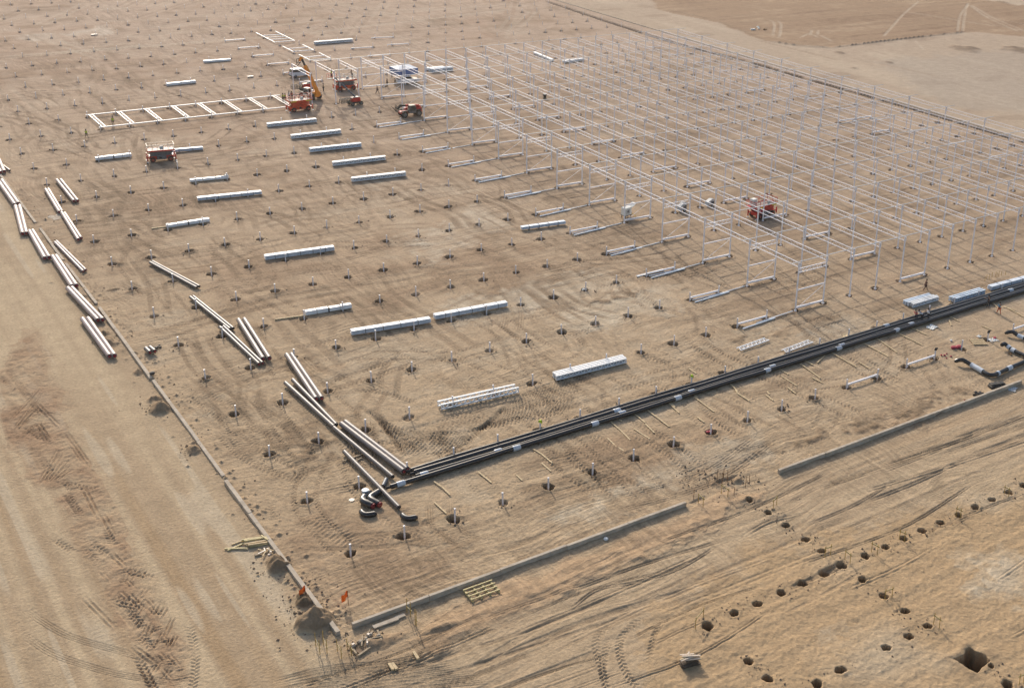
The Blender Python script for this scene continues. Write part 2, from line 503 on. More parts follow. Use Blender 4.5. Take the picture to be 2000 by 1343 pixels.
def twin(pts, gap, width, **k):
    w = [np.array(p, float) if k.get('world') else np.array(G(*p)[:2]) for p in pts]
    k['world'] = True
    for sg in (-.5, .5):
        o = []
        for m in range(len(w)):
            a = w[max(m - 1, 0)]; b = w[min(m + 1, len(w) - 1)]
            e = (b - a) / (np.hypot(*(b - a)) + 1e-9)
            o.append(w[m] + sg * gap * np.array([-e[1], e[0]]))
        stamp(o, width, **k)

R2 = random.Random(5)
# sweeping arcs seen in the photograph
stamp([(45, 1188), (85, 1215), (130, 1240), (200, 1262), (280, 1283), (368, 1296)], .75, 'groove', .035, .16, ng=4)
stamp([(50, 1243), (100, 1275), (160, 1297), (230, 1316), (300, 1327), (374, 1338)], .75, 'groove', .035, .16, ng=4)
stamp([(366, 1215), (378, 1255), (382, 1295), (376, 1343), (360, 1400)], .65, 'lug', .045, .24, per=.42)
stamp([(1189, 1350), (1173, 1298), (1164, 1263), (1170, 1238), (1200, 1222)], .65, 'lug', .05, .24, per=.42)
stamp([(1260, 1360), (1225, 1316), (1210, 1273), (1214, 1244), (1240, 1216), (1270, 1200)], .65, 'lug', .05, .24, per=.42)
stamp([(1265, 1300), (1271, 1267), (1280, 1235), (1302, 1207), (1324, 1197)], .5, 'lug', .05, .3, per=.42)
stamp([(1200, 1380), (1178, 1320), (1182, 1270), (1200, 1240)], .6, 'lug', .05, .3, per=.42)
for k in range(11):
    o = k * 6
    e = k * 7
    stamp([(700 + o * .7, 790 + o * .2), (753 + o * .5, 826 + o * .9), (806, 841 + o * .75), (880 + o * .4, 842 + o * .45), (990 + o * .3, 828 - e * .7), (1120 + o, 800 - e * 1.3)],
          .55, 'lug', .09, .30, per=.45)
stamp([(743, 762), (745.6, 726.6), (768, 701), (804, 691)], .8, 'lug', .07, .42, per=.45)
stamp([(773, 787), (778, 742), (786, 716), (811, 701), (837, 706)], .8, 'lug', .07, .42, per=.45)
stamp([(677, 767), (715, 762), (753, 767), (829, 790)], .8, 'lug', .07, .42, per=.45)
stamp([(841, 720), (870, 740), (900, 765)], 1.0, 'flat', .04, .5)
stamp([(268, 545), (243, 515), (243, 497), (273, 480), (314, 472)], .9, 'groove', .05, .6, ng=3)
stamp([(304, 543), (273, 515), (276, 500), (300, 490), (350, 484)], .9, 'groove', .05, .6, ng=3)
for a, b, w in (((207, 472), (299, 581), .9), ((316, 566), (360, 619), .9), ((235, 419), (314, 465), 1.2), ((177, 353), (261, 406), 2.2), ((392, 490), (445, 533), 1.3),
                ((415, 470), (488, 540), 1.3), ((560, 740), (640, 820), 1.2), ((505, 770), (600, 900), .9), ((600, 740), (700, 830), .9), ((480, 640), (560, 740), .9)):
    twin([a, b], 2.0, w * .6, kind='lug', dep=.05, dk=.8, per=.5)
# ruts across the chewed-up band
for k in range(30):
    v = 760 + 560 * R2.random()
    u = 20 + (v - 700) * .45 + R2.uniform(-45, 45)
    L = R2.uniform(40, 110)
    an = R2.choice([2.2, 2.35, 2.5, .95, 1.1, .25])
    stamp([(u, v), (u + L * math.cos(an), v - L * math.sin(an) * -1 * (1 if an < 1.5 else -1))], .7, R2.choice(['lug', 'groove']), .07, .45, per=.45, ng=2, colr=red * .72)
for a, b in (((220, 1165), (308, 1278)), ((262, 1178), (312, 1268)), ((305, 1150), (332, 1245)), ((262, 1282), (305, 1318)), ((225, 1195), (275, 1155)), ((150, 1050), (245, 1062)), ((165, 1060), (235, 1100))):
    stamp([a, b], .8, 'flat', .05, .5, colr=sand)
for k in range(46):
    v = R2.uniform(1130, 1335); u = 225 + (v - 1150) * .5 + R2.uniform(-15, 60)
    an = R2.choice([.9, 1.0, 1.1, 2.3, .2]); q = R2.uniform(14, 38)
    stamp([(u, v), (u + q * math.cos(an), v - q * math.sin(an))], .4, 'groove', .055, .4, ng=1, colr=red * .75)
for k in range(9):
    stamp([(15 + 5 * k + R2.uniform(-4, 4), 835 + R2.uniform(-8, 30)), (82 + 3 * k, 748 + 11 * k + R2.uniform(-8, 8))], .38, 'groove', .07, .5, ng=1, colr=red * .8)
for k in range(6):
    stamp([(72 + 7 * k, 950 - 2 * k), (118 + 5 * k, 872 + 8 * k)], .4, 'groove', .07, .5, ng=1, colr=red * .8)
# front track: long ruts roughly parallel to the beam
for k in range(95):
    x = R2.uniform(-12, 95); y = -12.5 - abs(R2.gauss(0, 8)) - .03 * abs(x)
    L = R2.uniform(6, 26); sl2 = R2.gauss(-.03, .05); bend = R2.gauss(0, .6)
    stamp([(x, y), (x + L * .5, y + sl2 * L * .5 + bend), (x + L, y + sl2 * L)], R2.choice([.35, .5, .7]), R2.choice(['groove', 'groove', 'groove', 'flat']), R2.uniform(.03, .075), R2.uniform(.15, .42), per=.45, ng=R2.choice([1, 2, 3]), world=True)
for k in range(7):
    x = R2.uniform(22, 60); y = R2.uniform(-48, -30)
    stamp([(x, y), (x + R2.uniform(5, 15), y + R2.uniform(-3, 3))], .5, 'groove', .04, .22, ng=1, world=True)
# foreground arcs bottom centre
for k in range(10):
    stamp([(520 + 12 * k, 1332 + 2 * k), (640, 1302 + 7 * k), (760 + 5 * k, 1291 + 6 * k), (860 + 12 * k, 1268 + 7 * k)], .45, 'groove', .05, .3, ng=2)
# site: vehicle passes along and across the rows
for k in range(460):
    x = R2.uniform(-3, 70); y = R2.uniform(-8, 190)
    L = R2.uniform(5, 22)
    a = R2.gauss(math.pi / 2, .16) if R2.random() < .72 else R2.gauss(0, .2)
    b = R2.gauss(0, L * .08)
    e = np.array([math.cos(a), math.sin(a)]); n_ = np.array([-e[1], e[0]])
    p = np.array([x, y])
    twin([p, p + e * L * .5 + n_ * b, p + e * L], 2.0, R2.choice([.5, .7, 1.0]), kind=R2.choice(['lug', 'lug', 'flat', 'groove']), dep=.04, dk=R2.uniform(.2, .8), per=.5, world=True)
for k in range(150):                                                    # broad churned bands
    x = R2.uniform(-2, 66); y = R2.uniform(0, 165); L = R2.uniform(2.5, 9)
    a = R2.gauss(math.pi / 2, .25) if R2.random() < .6 else R2.gauss(0, .3)
    stamp([(x, y), (x + L * .5 * math.cos(a) + R2.gauss(0, .4), y + L * .5 * math.sin(a)), (x + L * math.cos(a), y + L * math.sin(a))], R2.uniform(.8, 2.0), R2.choice(['lug', 'groove']), .045, R2.uniform(.25, .6), per=.5, ng=4, world=True)
for k in range(90):                                                     # three-point turns
    x = R2.uniform(0, 66); y = R2.uniform(5, 170); r = R2.uniform(2.5, 6); a0 = R2.uniform(0, 6.28); da = R2.uniform(1.2, 2.4)
    pts = [np.array([x + r * math.cos(a0 + da * t / 4), y + r * math.sin(a0 + da * t / 4)]) for t in range(5)]
    twin(pts, 1.9, .5, kind='lug', dep=.04, dk=R2.uniform(.2, .5), per=.45, world=True)
for k in range(80):                                                     # under the frame, mostly along the bays
    x = R2.uniform(55, 150); y = R2.uniform(12, 165); L = R2.uniform(8, 30)
    stamp([(x, y), (x + L, y + R2.gauss(0, .8))], R2.choice([.4, .6, .9]), R2.choice(['groove', 'flat']), .03, R2.uniform(.12, .35), ng=2, world=True)
for k in range(60):                                                     # dark passes in front of the frame
    x = R2.uniform(48, 86); y = R2.uniform(11, 34)
    stamp([(x, y), (x + R2.uniform(4, 14), y + R2.gauss(0, .5))], .35, 'groove', .04, R2.uniform(.2, .4), ng=1, world=True)
# damp clumps thrown aside in front of the pipes, dark seams between the column feet
for pts in ([(1530, 885), (1610, 868), (1640, 850), (1700, 850), (1745, 820), (1830, 785), (1900, 760), (1880, 745), (1800, 775), (1720, 805), (1640, 835), (1540, 865)],
            [(1820, 815), (1870, 800), (1900, 785), (1880, 775), (1830, 795)], [(1740, 850), (1800, 830), (1860, 800), (1800, 812)], [(1560, 950), (1600, 940), (1640, 925), (1590, 930)],
            [(1280, 555), (1330, 545), (1400, 560), (1320, 570)], [(1130, 590), (1240, 560), (1250, 575), (1140, 605)], [(1430, 875), (1465, 868), (1470, 880), (1440, 885)],
            [(1410, 660), (1520, 640), (1530, 655), (1430, 672)], [(560, 860), (640, 850), (650, 880), (580, 900)], [(770, 1040), (900, 1060), (800, 1080)]):
    w = poly(pts, 1.4, 4) * sstep(-.25, .25, n14 + n07 + .6 * n3)
    tint(dark * .78, w * .8); ZH += w * (n07 * .14 + n14 * .10 + .04)
for j in range(2, 14):
    for i in range(14, 31):
        if R2.random() < (.75 if j < 4 else .5):
            x0, y0 = i * 5 + .4, j * 10 + R2.uniform(-.1, .5)
            stamp([(x0, y0), (x0 + 2.2, y0 + R2.gauss(0, .35)), (x0 + 4.3, y0 + R2.gauss(0, .1))], R2.uniform(.25, .5), 'flat', .03, R2.uniform(.25, .45), colr=dark * .8, world=True)
# far field: crossing diagonal passes, pale and dark
for k in range(170):
    x = R2.uniform(0, 165); y = R2.uniform(165, 330); L = R2.uniform(15, 45)
    a = R2.choice([.95, 2.15, 0, 1.57]) + R2.gauss(0, .12)
    twin([(x, y), (x + L * math.cos(a), y + L * math.sin(a))], 2.2, 1.1, kind='flat', dep=.03, dk=R2.uniform(.12, .4), colr=R2.choice([pale, dark, dark * .9, red]), world=True)
stamp([(0, 112), (170, 98), (330, 86), (520, 72), (800, 42), (1000, 18)], 1.8, 'flat', .03, .55, colr=pale)
stamp([(0, 116), (170, 101), (330, 89), (520, 75)], 1.0, 'flat', .03, .5, colr=pale)
stamp([(480, 58), (700, 32), (1000, 8)], 1.5, 'flat', .03, .45, colr=pale)
# tracks in the ploughed field and on the plain
for pts in ([(1870, 62), (1876, 30), (1893, 6)], [(1880, 62), (1884, 32), (1890, 6)], [(1893, 10), (1930, 35), (1990, 62)], [(1897, 10), (1940, 35), (2000, 60)],
            [(1725, 72), (1765, 28), (1795, 2)], [(1500, 38), (1512, 45), (1510, 70)], [(1518, 40), (1526, 48), (1522, 75)],
            [(1560, 75), (1582, 66), (1600, 75)], [(1582, 70), (1586, 58)], [(1596, 70), (1599, 58)], [(1600, 68), (1628, 82)]):
    stamp(pts, .9, 'flat', .05, .55, colr=pale)
for k in range(40):
    x = R2.uniform(176, 330); y = R2.uniform(20, 160); L = R2.uniform(8, 35)
    stamp([(x, y), (x + R2.gauss(0, 4), y + L)], R2.uniform(.6, 1.6), 'flat', .03, R2.uniform(.15, .45), colr=R2.choice([pale, C(.50, .43, .34), dark]), world=True)
stamp([(1500, 80), (1560, 89), (1625, 93)], 1.5, 'ridge', .35, .5, colr=dark * .7)
stamp([(1625, 93), (1750, 78), (1885, 63)], 1.5, 'ridge', .45, .6, colr=dark * .6)
stamp([(1300, 18), (1400, 42), (1500, 80)], 1.5, 'ridge', .15, .4, colr=dark * .8)
for u, v, r in ((1880, 96, 3), (1895, 95, 2.2), (1985, 100, 3), (1995, 96, 3), (1965, 93, 2), (1960, 5, 2.2), (1667, 133, 1.2), (1735, 122, 1.0), (1640, 103, 1.4)):
    c = G(u, v); d2 = np.hypot(X - c.x, (Y - c.y) * .8)
    w = sstep(r * 1.4, r * .4, d2 + 2.2 * n3 * r * .5 + n14 * r * .5)
    ZH += w * .2; tint(dark * .7, w * .7)

# ---- dug holes: below every stub, at the columns, and the piling holes of the next building
def pit(x, y, r, depth, ring=.5, dk=.9, sq=1.0, seed=0, shadec=None):
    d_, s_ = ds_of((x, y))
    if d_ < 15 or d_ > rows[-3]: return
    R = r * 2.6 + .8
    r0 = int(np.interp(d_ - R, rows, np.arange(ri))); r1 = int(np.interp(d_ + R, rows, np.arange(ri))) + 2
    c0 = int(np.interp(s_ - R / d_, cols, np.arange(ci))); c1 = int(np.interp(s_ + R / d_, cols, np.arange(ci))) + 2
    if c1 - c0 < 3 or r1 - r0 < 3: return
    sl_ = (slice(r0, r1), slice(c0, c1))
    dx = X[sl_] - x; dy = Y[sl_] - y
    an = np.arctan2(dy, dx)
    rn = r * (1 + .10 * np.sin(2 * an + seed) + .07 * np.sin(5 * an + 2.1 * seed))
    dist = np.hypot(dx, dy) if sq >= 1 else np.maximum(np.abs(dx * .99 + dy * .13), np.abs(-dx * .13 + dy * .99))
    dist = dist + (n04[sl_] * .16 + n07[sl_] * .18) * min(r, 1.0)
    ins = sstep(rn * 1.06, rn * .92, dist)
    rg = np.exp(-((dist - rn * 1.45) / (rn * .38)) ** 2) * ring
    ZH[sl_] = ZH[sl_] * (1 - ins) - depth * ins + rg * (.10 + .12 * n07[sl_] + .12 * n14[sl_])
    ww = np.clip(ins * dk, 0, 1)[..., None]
    col[sl_] = col[sl_] * (1 - ww) + (pit_shade if shadec is None else shadec) * ww  # near-black tint stands in for shade inside the hole
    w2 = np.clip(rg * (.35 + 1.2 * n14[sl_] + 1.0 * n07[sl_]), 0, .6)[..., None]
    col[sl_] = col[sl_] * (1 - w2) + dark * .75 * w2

def in_frame(p, m=30):
    q = Vector(p) - CAM
    z = q.dot(AF)
    if z < 1: return False
    u = PPX + FPX * q.dot(AR) / z; v = PPY - FPX * q.dot(AU) / z
    return -m < u < 2000 + m and -m < v < 1343 + m

def has_column(i, j):
    return (14 <= i <= 31 and 2 <= j <= 16) or (11 <= i <= 13 and 15 <= j <= 16)
STUBS = []
for j in range(0, 44):
    for i in range(0, 34):
        if not in_frame(P(i, j), 25): continue
        if has_column(i, j): continue
        STUBS.append((i, j))
R3 = random.Random(3)
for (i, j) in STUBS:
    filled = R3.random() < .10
    pit(i * 5 + R3.uniform(-.12, .12), j * 10 + R3.uniform(-.05, .15), R3.uniform(.42, .60) * (1 if j < 12 else .85 if j < 17 else .7), .25 if filled else R3.uniform(.9, 1.4) * (1 if j < 12 else .5), ring=R3.uniform(.2, 1.1), dk=.5 if filled else (.92 if j < 12 else .6 if j < 17 else .42), seed=R3.uniform(0, 6))  # painted hole shade is weaker in the farther rows
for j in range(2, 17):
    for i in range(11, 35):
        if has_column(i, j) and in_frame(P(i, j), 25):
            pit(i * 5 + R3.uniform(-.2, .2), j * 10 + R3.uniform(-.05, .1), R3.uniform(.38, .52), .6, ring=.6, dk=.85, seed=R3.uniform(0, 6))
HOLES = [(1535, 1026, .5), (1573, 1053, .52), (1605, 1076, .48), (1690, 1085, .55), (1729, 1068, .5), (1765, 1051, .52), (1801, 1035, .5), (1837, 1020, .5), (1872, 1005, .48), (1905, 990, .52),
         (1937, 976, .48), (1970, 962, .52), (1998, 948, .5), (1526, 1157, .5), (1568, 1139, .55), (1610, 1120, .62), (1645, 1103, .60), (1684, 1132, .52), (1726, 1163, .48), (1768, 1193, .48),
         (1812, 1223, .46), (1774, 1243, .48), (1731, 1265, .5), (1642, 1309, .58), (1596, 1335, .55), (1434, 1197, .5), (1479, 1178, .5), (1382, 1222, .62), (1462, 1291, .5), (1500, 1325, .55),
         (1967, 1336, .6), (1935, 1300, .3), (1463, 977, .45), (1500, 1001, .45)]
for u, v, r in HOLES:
    c = G(u, v); pit(c.x, c.y, r * .75, 1.6, ring=.35, dk=.95, seed=u, shadec=C(.06, .038, .025))
c = G(1901, 1288); pit(c.x, c.y, .98, 3.4, ring=.5, dk=.97, sq=.5, seed=1, shadec=C(.05, .032, .022))
# shallow trench joining two of the piling holes, and the gap between the two front beams
def trench(a, b, w, dep, dk=.6):
    stamp([a, b], w, 'flat', dep, dk, colr=dark * .8)
trench((1604, 1122), (1655, 1096), .8, .35)
trench((1540, 1150), (1604, 1122), .5, .12)
trench((1385, 948), (1448, 930), .9, .30)
trench((1345, 985), (1382, 968), .5, .15)
# trench beside the far wall
stamp([(1065, 2), (1200, 47), (1330, 88), (1460, 121), (1590, 159), (1800, 218), (2030, 287)], 1.2, 'flat', .45, .95, colr=dark * .38)
# crumbly edge along the left beam
for k in range(260):
    y = R2.uniform(-10, 120); x = -5 + abs(R2.gauss(.6, .8)) * R2.choice([1, 1, 1, -1])
    r = R2.uniform(.12, .34)
    d2 = None
    d_, s_ = ds_of((x, y))
    r0 = int(np.interp(d_ - 1, rows, np.arange(ri))); r1 = int(np.interp(d_ + 1, rows, np.arange(ri))) + 2
    c0 = int(np.interp(s_ - 1 / d_, cols, np.arange(ci))); c1 = int(np.interp(s_ + 1 / d_, cols, np.arange(ci))) + 2
    sl_ = (slice(r0, r1), slice(c0, c1))
    q = np.hypot(X[sl_] - x, Y[sl_] - y)
    w = np.clip(1 - q / r, 0, 1)
    ZH[sl_] += w * r * .7
    col[sl_] = col[sl_] * (1 - .5 * w[..., None]) + dark * .5 * w[..., None]
# sand banked against the beams
for (dist_, along, lo, hi) in ((X + 5.1, Y, -10, 135), (Y + 9.9, X, -4, 30), (Y + 10.25, X, 40, 79)):
    w = np.exp(-(dist_ / .75) ** 2) * ((along > lo) & (along < hi)) * np.clip(.35 + 1.3 * n3 + .8 * n14 + .8 * n6, 0, 1)
    ZH += w * .13
# spoil heaps of loose earth
def heap(u, v, rx, ry, h, c, seed):
    g = G(u, v)
    d2 = np.hypot((X - g.x) / rx, (Y - g.y) / ry) + n14 * .5 + n3 * .25 + n07 * .25
    w = np.clip(1 - d2, 0, 1)
    ZH[...] += (w ** .8) * h * (1 + .5 * n07 + .5 * n04)
    tint(c, sstep(0, .25, w) * .85)
for a in ((208, 668, 1.0, 1.9, .75, dark), (203, 652, .8, 1.0, .5, dark * .9), (270, 727, .6, 1.0, .45, dark), (312, 797, 1.0, 1.7, .7, dark * .95), (305, 780, .8, 1.0, .5, dark),
          (378, 880, .7, 1.0, .5, dark), (541, 1112, .95, 1.1, .8, dark * .8), (537, 1098, .7, .8, .55, dark * .85), (616, 1212, 1.5, 1.5, 1.25, dark * .9), (596, 1178, .75, .9, .55, dark * .42),
          (590, 1165, .5, .7, .4, dark * .4), (1395, 945, .6, .8, .4, dark), (1440, 938, .7, .7, .4, dark * .9), (720, 1255, 1.4, .9, .35, dark), (760, 1250, 2.0, .8, .25, dark * 1.1),
          (850, 1230, 2.0, .7, .2, dark * 1.2), (235, 515, .6, .6, .2, dark * .7), (222, 565, .9, .4, .2, dark * .5), (255, 570, .8, .5, .2, dark * .8)):
    heap(*a, 0)

ZH[DD > 2500] = 0
nv = ri * ci
co = np.empty((nv, 3), np.float32)
co[:, 0] = X.ravel(); co[:, 1] = Y.ravel(); co[:, 2] = ZH.ravel()
idx = np.arange(nv, dtype=np.int32).reshape(ri, ci)
quads = np.stack([idx[:-1, :-1], idx[:-1, 1:], idx[1:, 1:], idx[1:, :-1]], -1).reshape(-1, 4)
gm = bpy.data.meshes.new('ground')
gm.vertices.add(nv); gm.vertices.foreach_set('co', co.ravel())
nq = len(quads)
gm.loops.add(nq * 4); gm.loops.foreach_set('vertex_index', quads.ravel())
gm.polygons.add(nq)
gm.polygons.foreach_set('loop_start', np.arange(0, nq * 4, 4, dtype=np.int32))
gm.polygons.foreach_set('loop_total', np.full(nq, 4, np.int32))
zq = co[quads.ravel(), 2].reshape(-1, 4)
gm.polygons.foreach_set('use_smooth', (zq.max(1) - zq.min(1)) < .28)
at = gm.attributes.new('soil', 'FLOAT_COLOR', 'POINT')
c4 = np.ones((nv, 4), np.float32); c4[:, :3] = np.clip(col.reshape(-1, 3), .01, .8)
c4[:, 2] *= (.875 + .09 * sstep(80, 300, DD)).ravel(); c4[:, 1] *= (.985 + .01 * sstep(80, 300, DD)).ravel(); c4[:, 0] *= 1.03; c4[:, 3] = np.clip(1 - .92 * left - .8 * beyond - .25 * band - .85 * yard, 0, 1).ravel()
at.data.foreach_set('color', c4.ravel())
gm.update(calc_edges=True)
ground = bpy.data.objects.new('ground', gm); COL.objects.link(ground)
tag(ground, kind='structure')
m = bpy.data.materials.new('soil_ground'); m.use_nodes = True
nt = m.node_tree; b = nt.nodes['Principled BSDF']
b.inputs['Roughness'].default_value = 1.0; b.inputs['Specular IOR Level'].default_value = .08
a_ = nt.nodes.new('ShaderNodeAttribute'); a_.attribute_name = 'soil'
geo = nt.nodes.new('ShaderNodeNewGeometry')
def gnoise(scale, detail, lo, hi):
    n = nt.nodes.new('ShaderNodeTexNoise'); n.inputs['Scale'].default_value = scale; n.inputs['Detail'].default_value = detail; n.inputs['Roughness'].default_value = .65
    nt.links.new(geo.outputs['Position'], n.inputs['Vector'])
    r = nt.nodes.new('ShaderNodeMapRange'); r.inputs['From Min'].default_value = .3; r.inputs['From Max'].default_value = .7
    r.inputs['To Min'].default_value = lo; r.inputs['To Max'].default_value = hi
    nt.links.new(n.outputs['Fac'], r.inputs['Value'])
    return n, r
def streak(sc, dist, lo, hi, mask_scale, m0, m1):
    mp = nt.nodes.new('ShaderNodeVectorMath'); mp.operation = 'MULTIPLY'; mp.inputs[1].default_value = sc
    wn_ = nt.nodes.new('ShaderNodeTexNoise'); wn_.inputs['Scale'].default_value = .09; wn_.inputs['Detail'].default_value = 2
    nt.links.new(geo.outputs['Position'], wn_.inputs['Vector'])
    sc_ = nt.nodes.new('ShaderNodeVectorMath'); sc_.operation = 'SCALE'; sc_.inputs['Scale'].default_value = dist
    nt.links.new(wn_.outputs['Color'], sc_.inputs[0])
    ad = nt.nodes.new('ShaderNodeVectorMath'); ad.operation = 'ADD'
    nt.links.new(geo.outputs['Position'], ad.inputs[0]); nt.links.new(sc_.outputs[0], ad.inputs[1])
    nt.links.new(ad.outputs[0], mp.inputs[0])
    n = nt.nodes.new('ShaderNodeTexNoise'); n.inputs['Scale'].default_value = 1; n.inputs['Detail'].default_value = 3; n.inputs['Roughness'].default_value = .55
    nt.links.new(mp.outputs[0], n.inputs['Vector'])
    mk = nt.nodes.new('ShaderNodeTexNoise'); mk.inputs['Scale'].default_value = mask_scale; mk.inputs['Detail'].default_value = 3
    nt.links.new(geo.outputs['Position'], mk.inputs['Vector'])
    mr = nt.nodes.new('ShaderNodeMapRange'); mr.inputs['From Min'].default_value = m0; mr.inputs['From Max'].default_value = m1
    nt.links.new(mk.outputs['Fac'], mr.inputs['Value'])
    r = nt.nodes.new('ShaderNodeMapRange'); r.inputs['From Min'].default_value = .34; r.inputs['From Max'].default_value = .66; r.inputs['To Min'].default_value = lo; r.inputs['To Max'].default_value = hi
    nt.links.new(n.outputs['Fac'], r.inputs['Value'])
    mx_ = nt.nodes.new('ShaderNodeMix'); mx_.inputs['A'].default_value = 1.0
    nt.links.new(mr.outputs[0], mx_.inputs['Factor']); nt.links.new(r.outputs[0], mx_.inputs['B'])
    return mx_.outputs['Result']
sA = streak((.10, 2.6, 1), 5.0, .76, 1.13, .07, .42, .62)      # passes along the bays
sB = streak((2.2, .08, 1), 5.0, .80, 1.12, .055, .44, .62)      # passes along the rows
mA = nt.nodes.new('ShaderNodeMix'); mA.inputs['A'].default_value = 1.0
nt.links.new(a_.outputs['Alpha'], mA.inputs['Factor']); nt.links.new(sA, mA.inputs['B']); sA = mA.outputs['Result']
mB = nt.nodes.new('ShaderNodeMix'); mB.inputs['A'].default_value = 1.0
nt.links.new(a_.outputs['Alpha'], mB.inputs['Factor']); nt.links.new(sB, mB.inputs['B']); sB = mB.outputs['Result']
n1, r1_ = gnoise(3.4, 9, .80, 1.20)
n2, r2_ = gnoise(.5, 7, .88, 1.12)
mm = nt.nodes.new('ShaderNodeMath'); mm.operation = 'MULTIPLY'
nt.links.new(r1_.outputs[0], mm.inputs[0]); nt.links.new(r2_.outputs[0], mm.inputs[1])
for q_ in (sA, sB):
    m2_ = nt.nodes.new('ShaderNodeMath'); m2_.operation = 'MULTIPLY'
    nt.links.new(mm.outputs[0], m2_.inputs[0]); nt.links.new(q_, m2_.inputs[1]); mm = m2_
vm = nt.nodes.new('ShaderNodeVectorMath'); vm.operation = 'SCALE'
nt.links.new(a_.outputs['Color'], vm.inputs[0]); nt.links.new(mm.outputs[0], vm.inputs['Scale'])
nt.links.new(vm.outputs[0], b.inputs['Base Color'])
bp = nt.nodes.new('ShaderNodeBump'); bp.inputs['Strength'].default_value = .9; bp.inputs['Distance'].default_value = .10
ha = nt.nodes.new('ShaderNodeMath'); ha.operation = 'ADD'; nt.links.new(sA, ha.inputs[0]); nt.links.new(sB, ha.inputs[1])
hb = nt.nodes.new('ShaderNodeMath'); hb.operation = 'MULTIPLY_ADD'; hb.inputs[1].default_value = 1.3
nt.links.new(ha.outputs[0], hb.inputs[0]); nt.links.new(n1.outputs['Fac'], hb.inputs[2])
nt.links.new(hb.outputs[0], bp.inputs['Height']); nt.links.new(bp.outputs[0], b.inputs['Normal'])
gm.materials.append(m)


# ------------------------------------------------------------------ greenhouse frame: one thing, its members are parts
ZT = 6.82                       # top of the trusses
frame = thing('greenhouse_frame', 'large white steel greenhouse frame standing unfinished, rows of columns and roof trusses over bare sand', 'building frame', P(14, 2))
OFF = P(14, 2)
def L(i, j, z=0.0):
    return P(i, j, z) - OFF
def cam_dist(p):
    return (Vector(p) - CAM).length
colset = [(i, j) for i in range(11, 35) for j in range(2, 17) if has_column(i, j)]
colset = [c for c in colset if in_frame(P(*c, 3.4), 60)]
colset.sort(key=lambda c: cam_dist(P(*c)))
def column_mb(mb, p, h=ZT):
    mb.bar(p + Vector((0, 0, -.5)), p + Vector((0, 0, h)), .14, .14)
    mb.box(p + Vector((0, 0, .0)), (.30, .30, .08))
    mb.box(p + Vector((0, 0, h - .35)), (.26, .10, .7))
cm = MB(); column_mb(cm, Vector((0, 0, 0)))
cme = cm.mesh('column', M['frame'])
for (i, j) in colset[:100]:
    o = bpy.data.objects.new('column', cme); COL.objects.link(o); o.parent = frame; o.location = L(i, j)
rest = MB()
for (i, j) in colset[100:]:
    column_mb(rest, L(i, j))
tag(rest.build('column', M['frame'], frame), 'farther white steel columns of the greenhouse frame', kind='stuff')
def lattice(mb, a, b, h, n, c=.112, w=.02, up=Vector((0, 0, 1))):
    """flat truss: top chord from a to b, depth h"""
    a, b = Vector(a), Vector(b); d = up * h
    mb.bar(a, b, c, c * .5); mb.bar(a - d, b - d, c, c * .5)
    for k in range(n):
        p, q = a.lerp(b, k / n), a.lerp(b, (k + 1) / n)
        m_ = p.lerp(q, .5)
        mb.bar(p, m_ - d, w, w, up=(1, 0, 0)); mb.bar(m_ - d, q, w, w, up=(1, 0, 0))
for i in range(11, 32):
    j0, j1 = (2, 16) if i >= 14 else (15, 16)
    tm = MB()
    for j in range(j0, j1):
        lattice(tm, L(i, j + .012, ZT - .06), L(i, j + .988, ZT - .06), .60, 8)
        tm.box(L(i, j, ZT - .38), (.12, .30, .72))
    tm.box(L(i, j1, ZT - .38), (.12, .30, .72))
    tm.build('roof_truss', M['frame'], frame)
for j in range(2, 17):
    gm_ = MB()
    i0 = 11 if j >= 15 else 13.7
    gm_.bar(L(i0 if j < 15 else 11.9, j, ZT + .12), L(31.5, j, ZT + .10), .09, .07)
    gm_.build('gutter_beam', M['galv'], frame)
    for a, full in ((14, True), (29, False)):
        MB().bar(L(a + .02, j, 2.92), L(a + .98, j, 2.92), .12, .14).build('mid_rail', M['frame'], frame)
        pm = MB(); lattice(pm, L(a + .02, j, 5.95), L(a + .98, j, 5.95), .55, 7, c=.12, w=.045)
        if full:
            pm.build('portal_truss', M['frame'], frame)
            MB().bar(L(a + .03, j, .25), L(a + .97, j, 2.75), .035, .035).build('brace_rod', M['frame'], frame)
    for a, bb in ((14, 15), (18, 19), (29, 31 if j == 9 else 30)):
        if a == 29 and j not in (8, 9, 12): continue
        MB().bar(L(a + .03, j, .42), L(bb - .03, j, .36), .20, .22).build('ground_beam', M['frame'], frame)

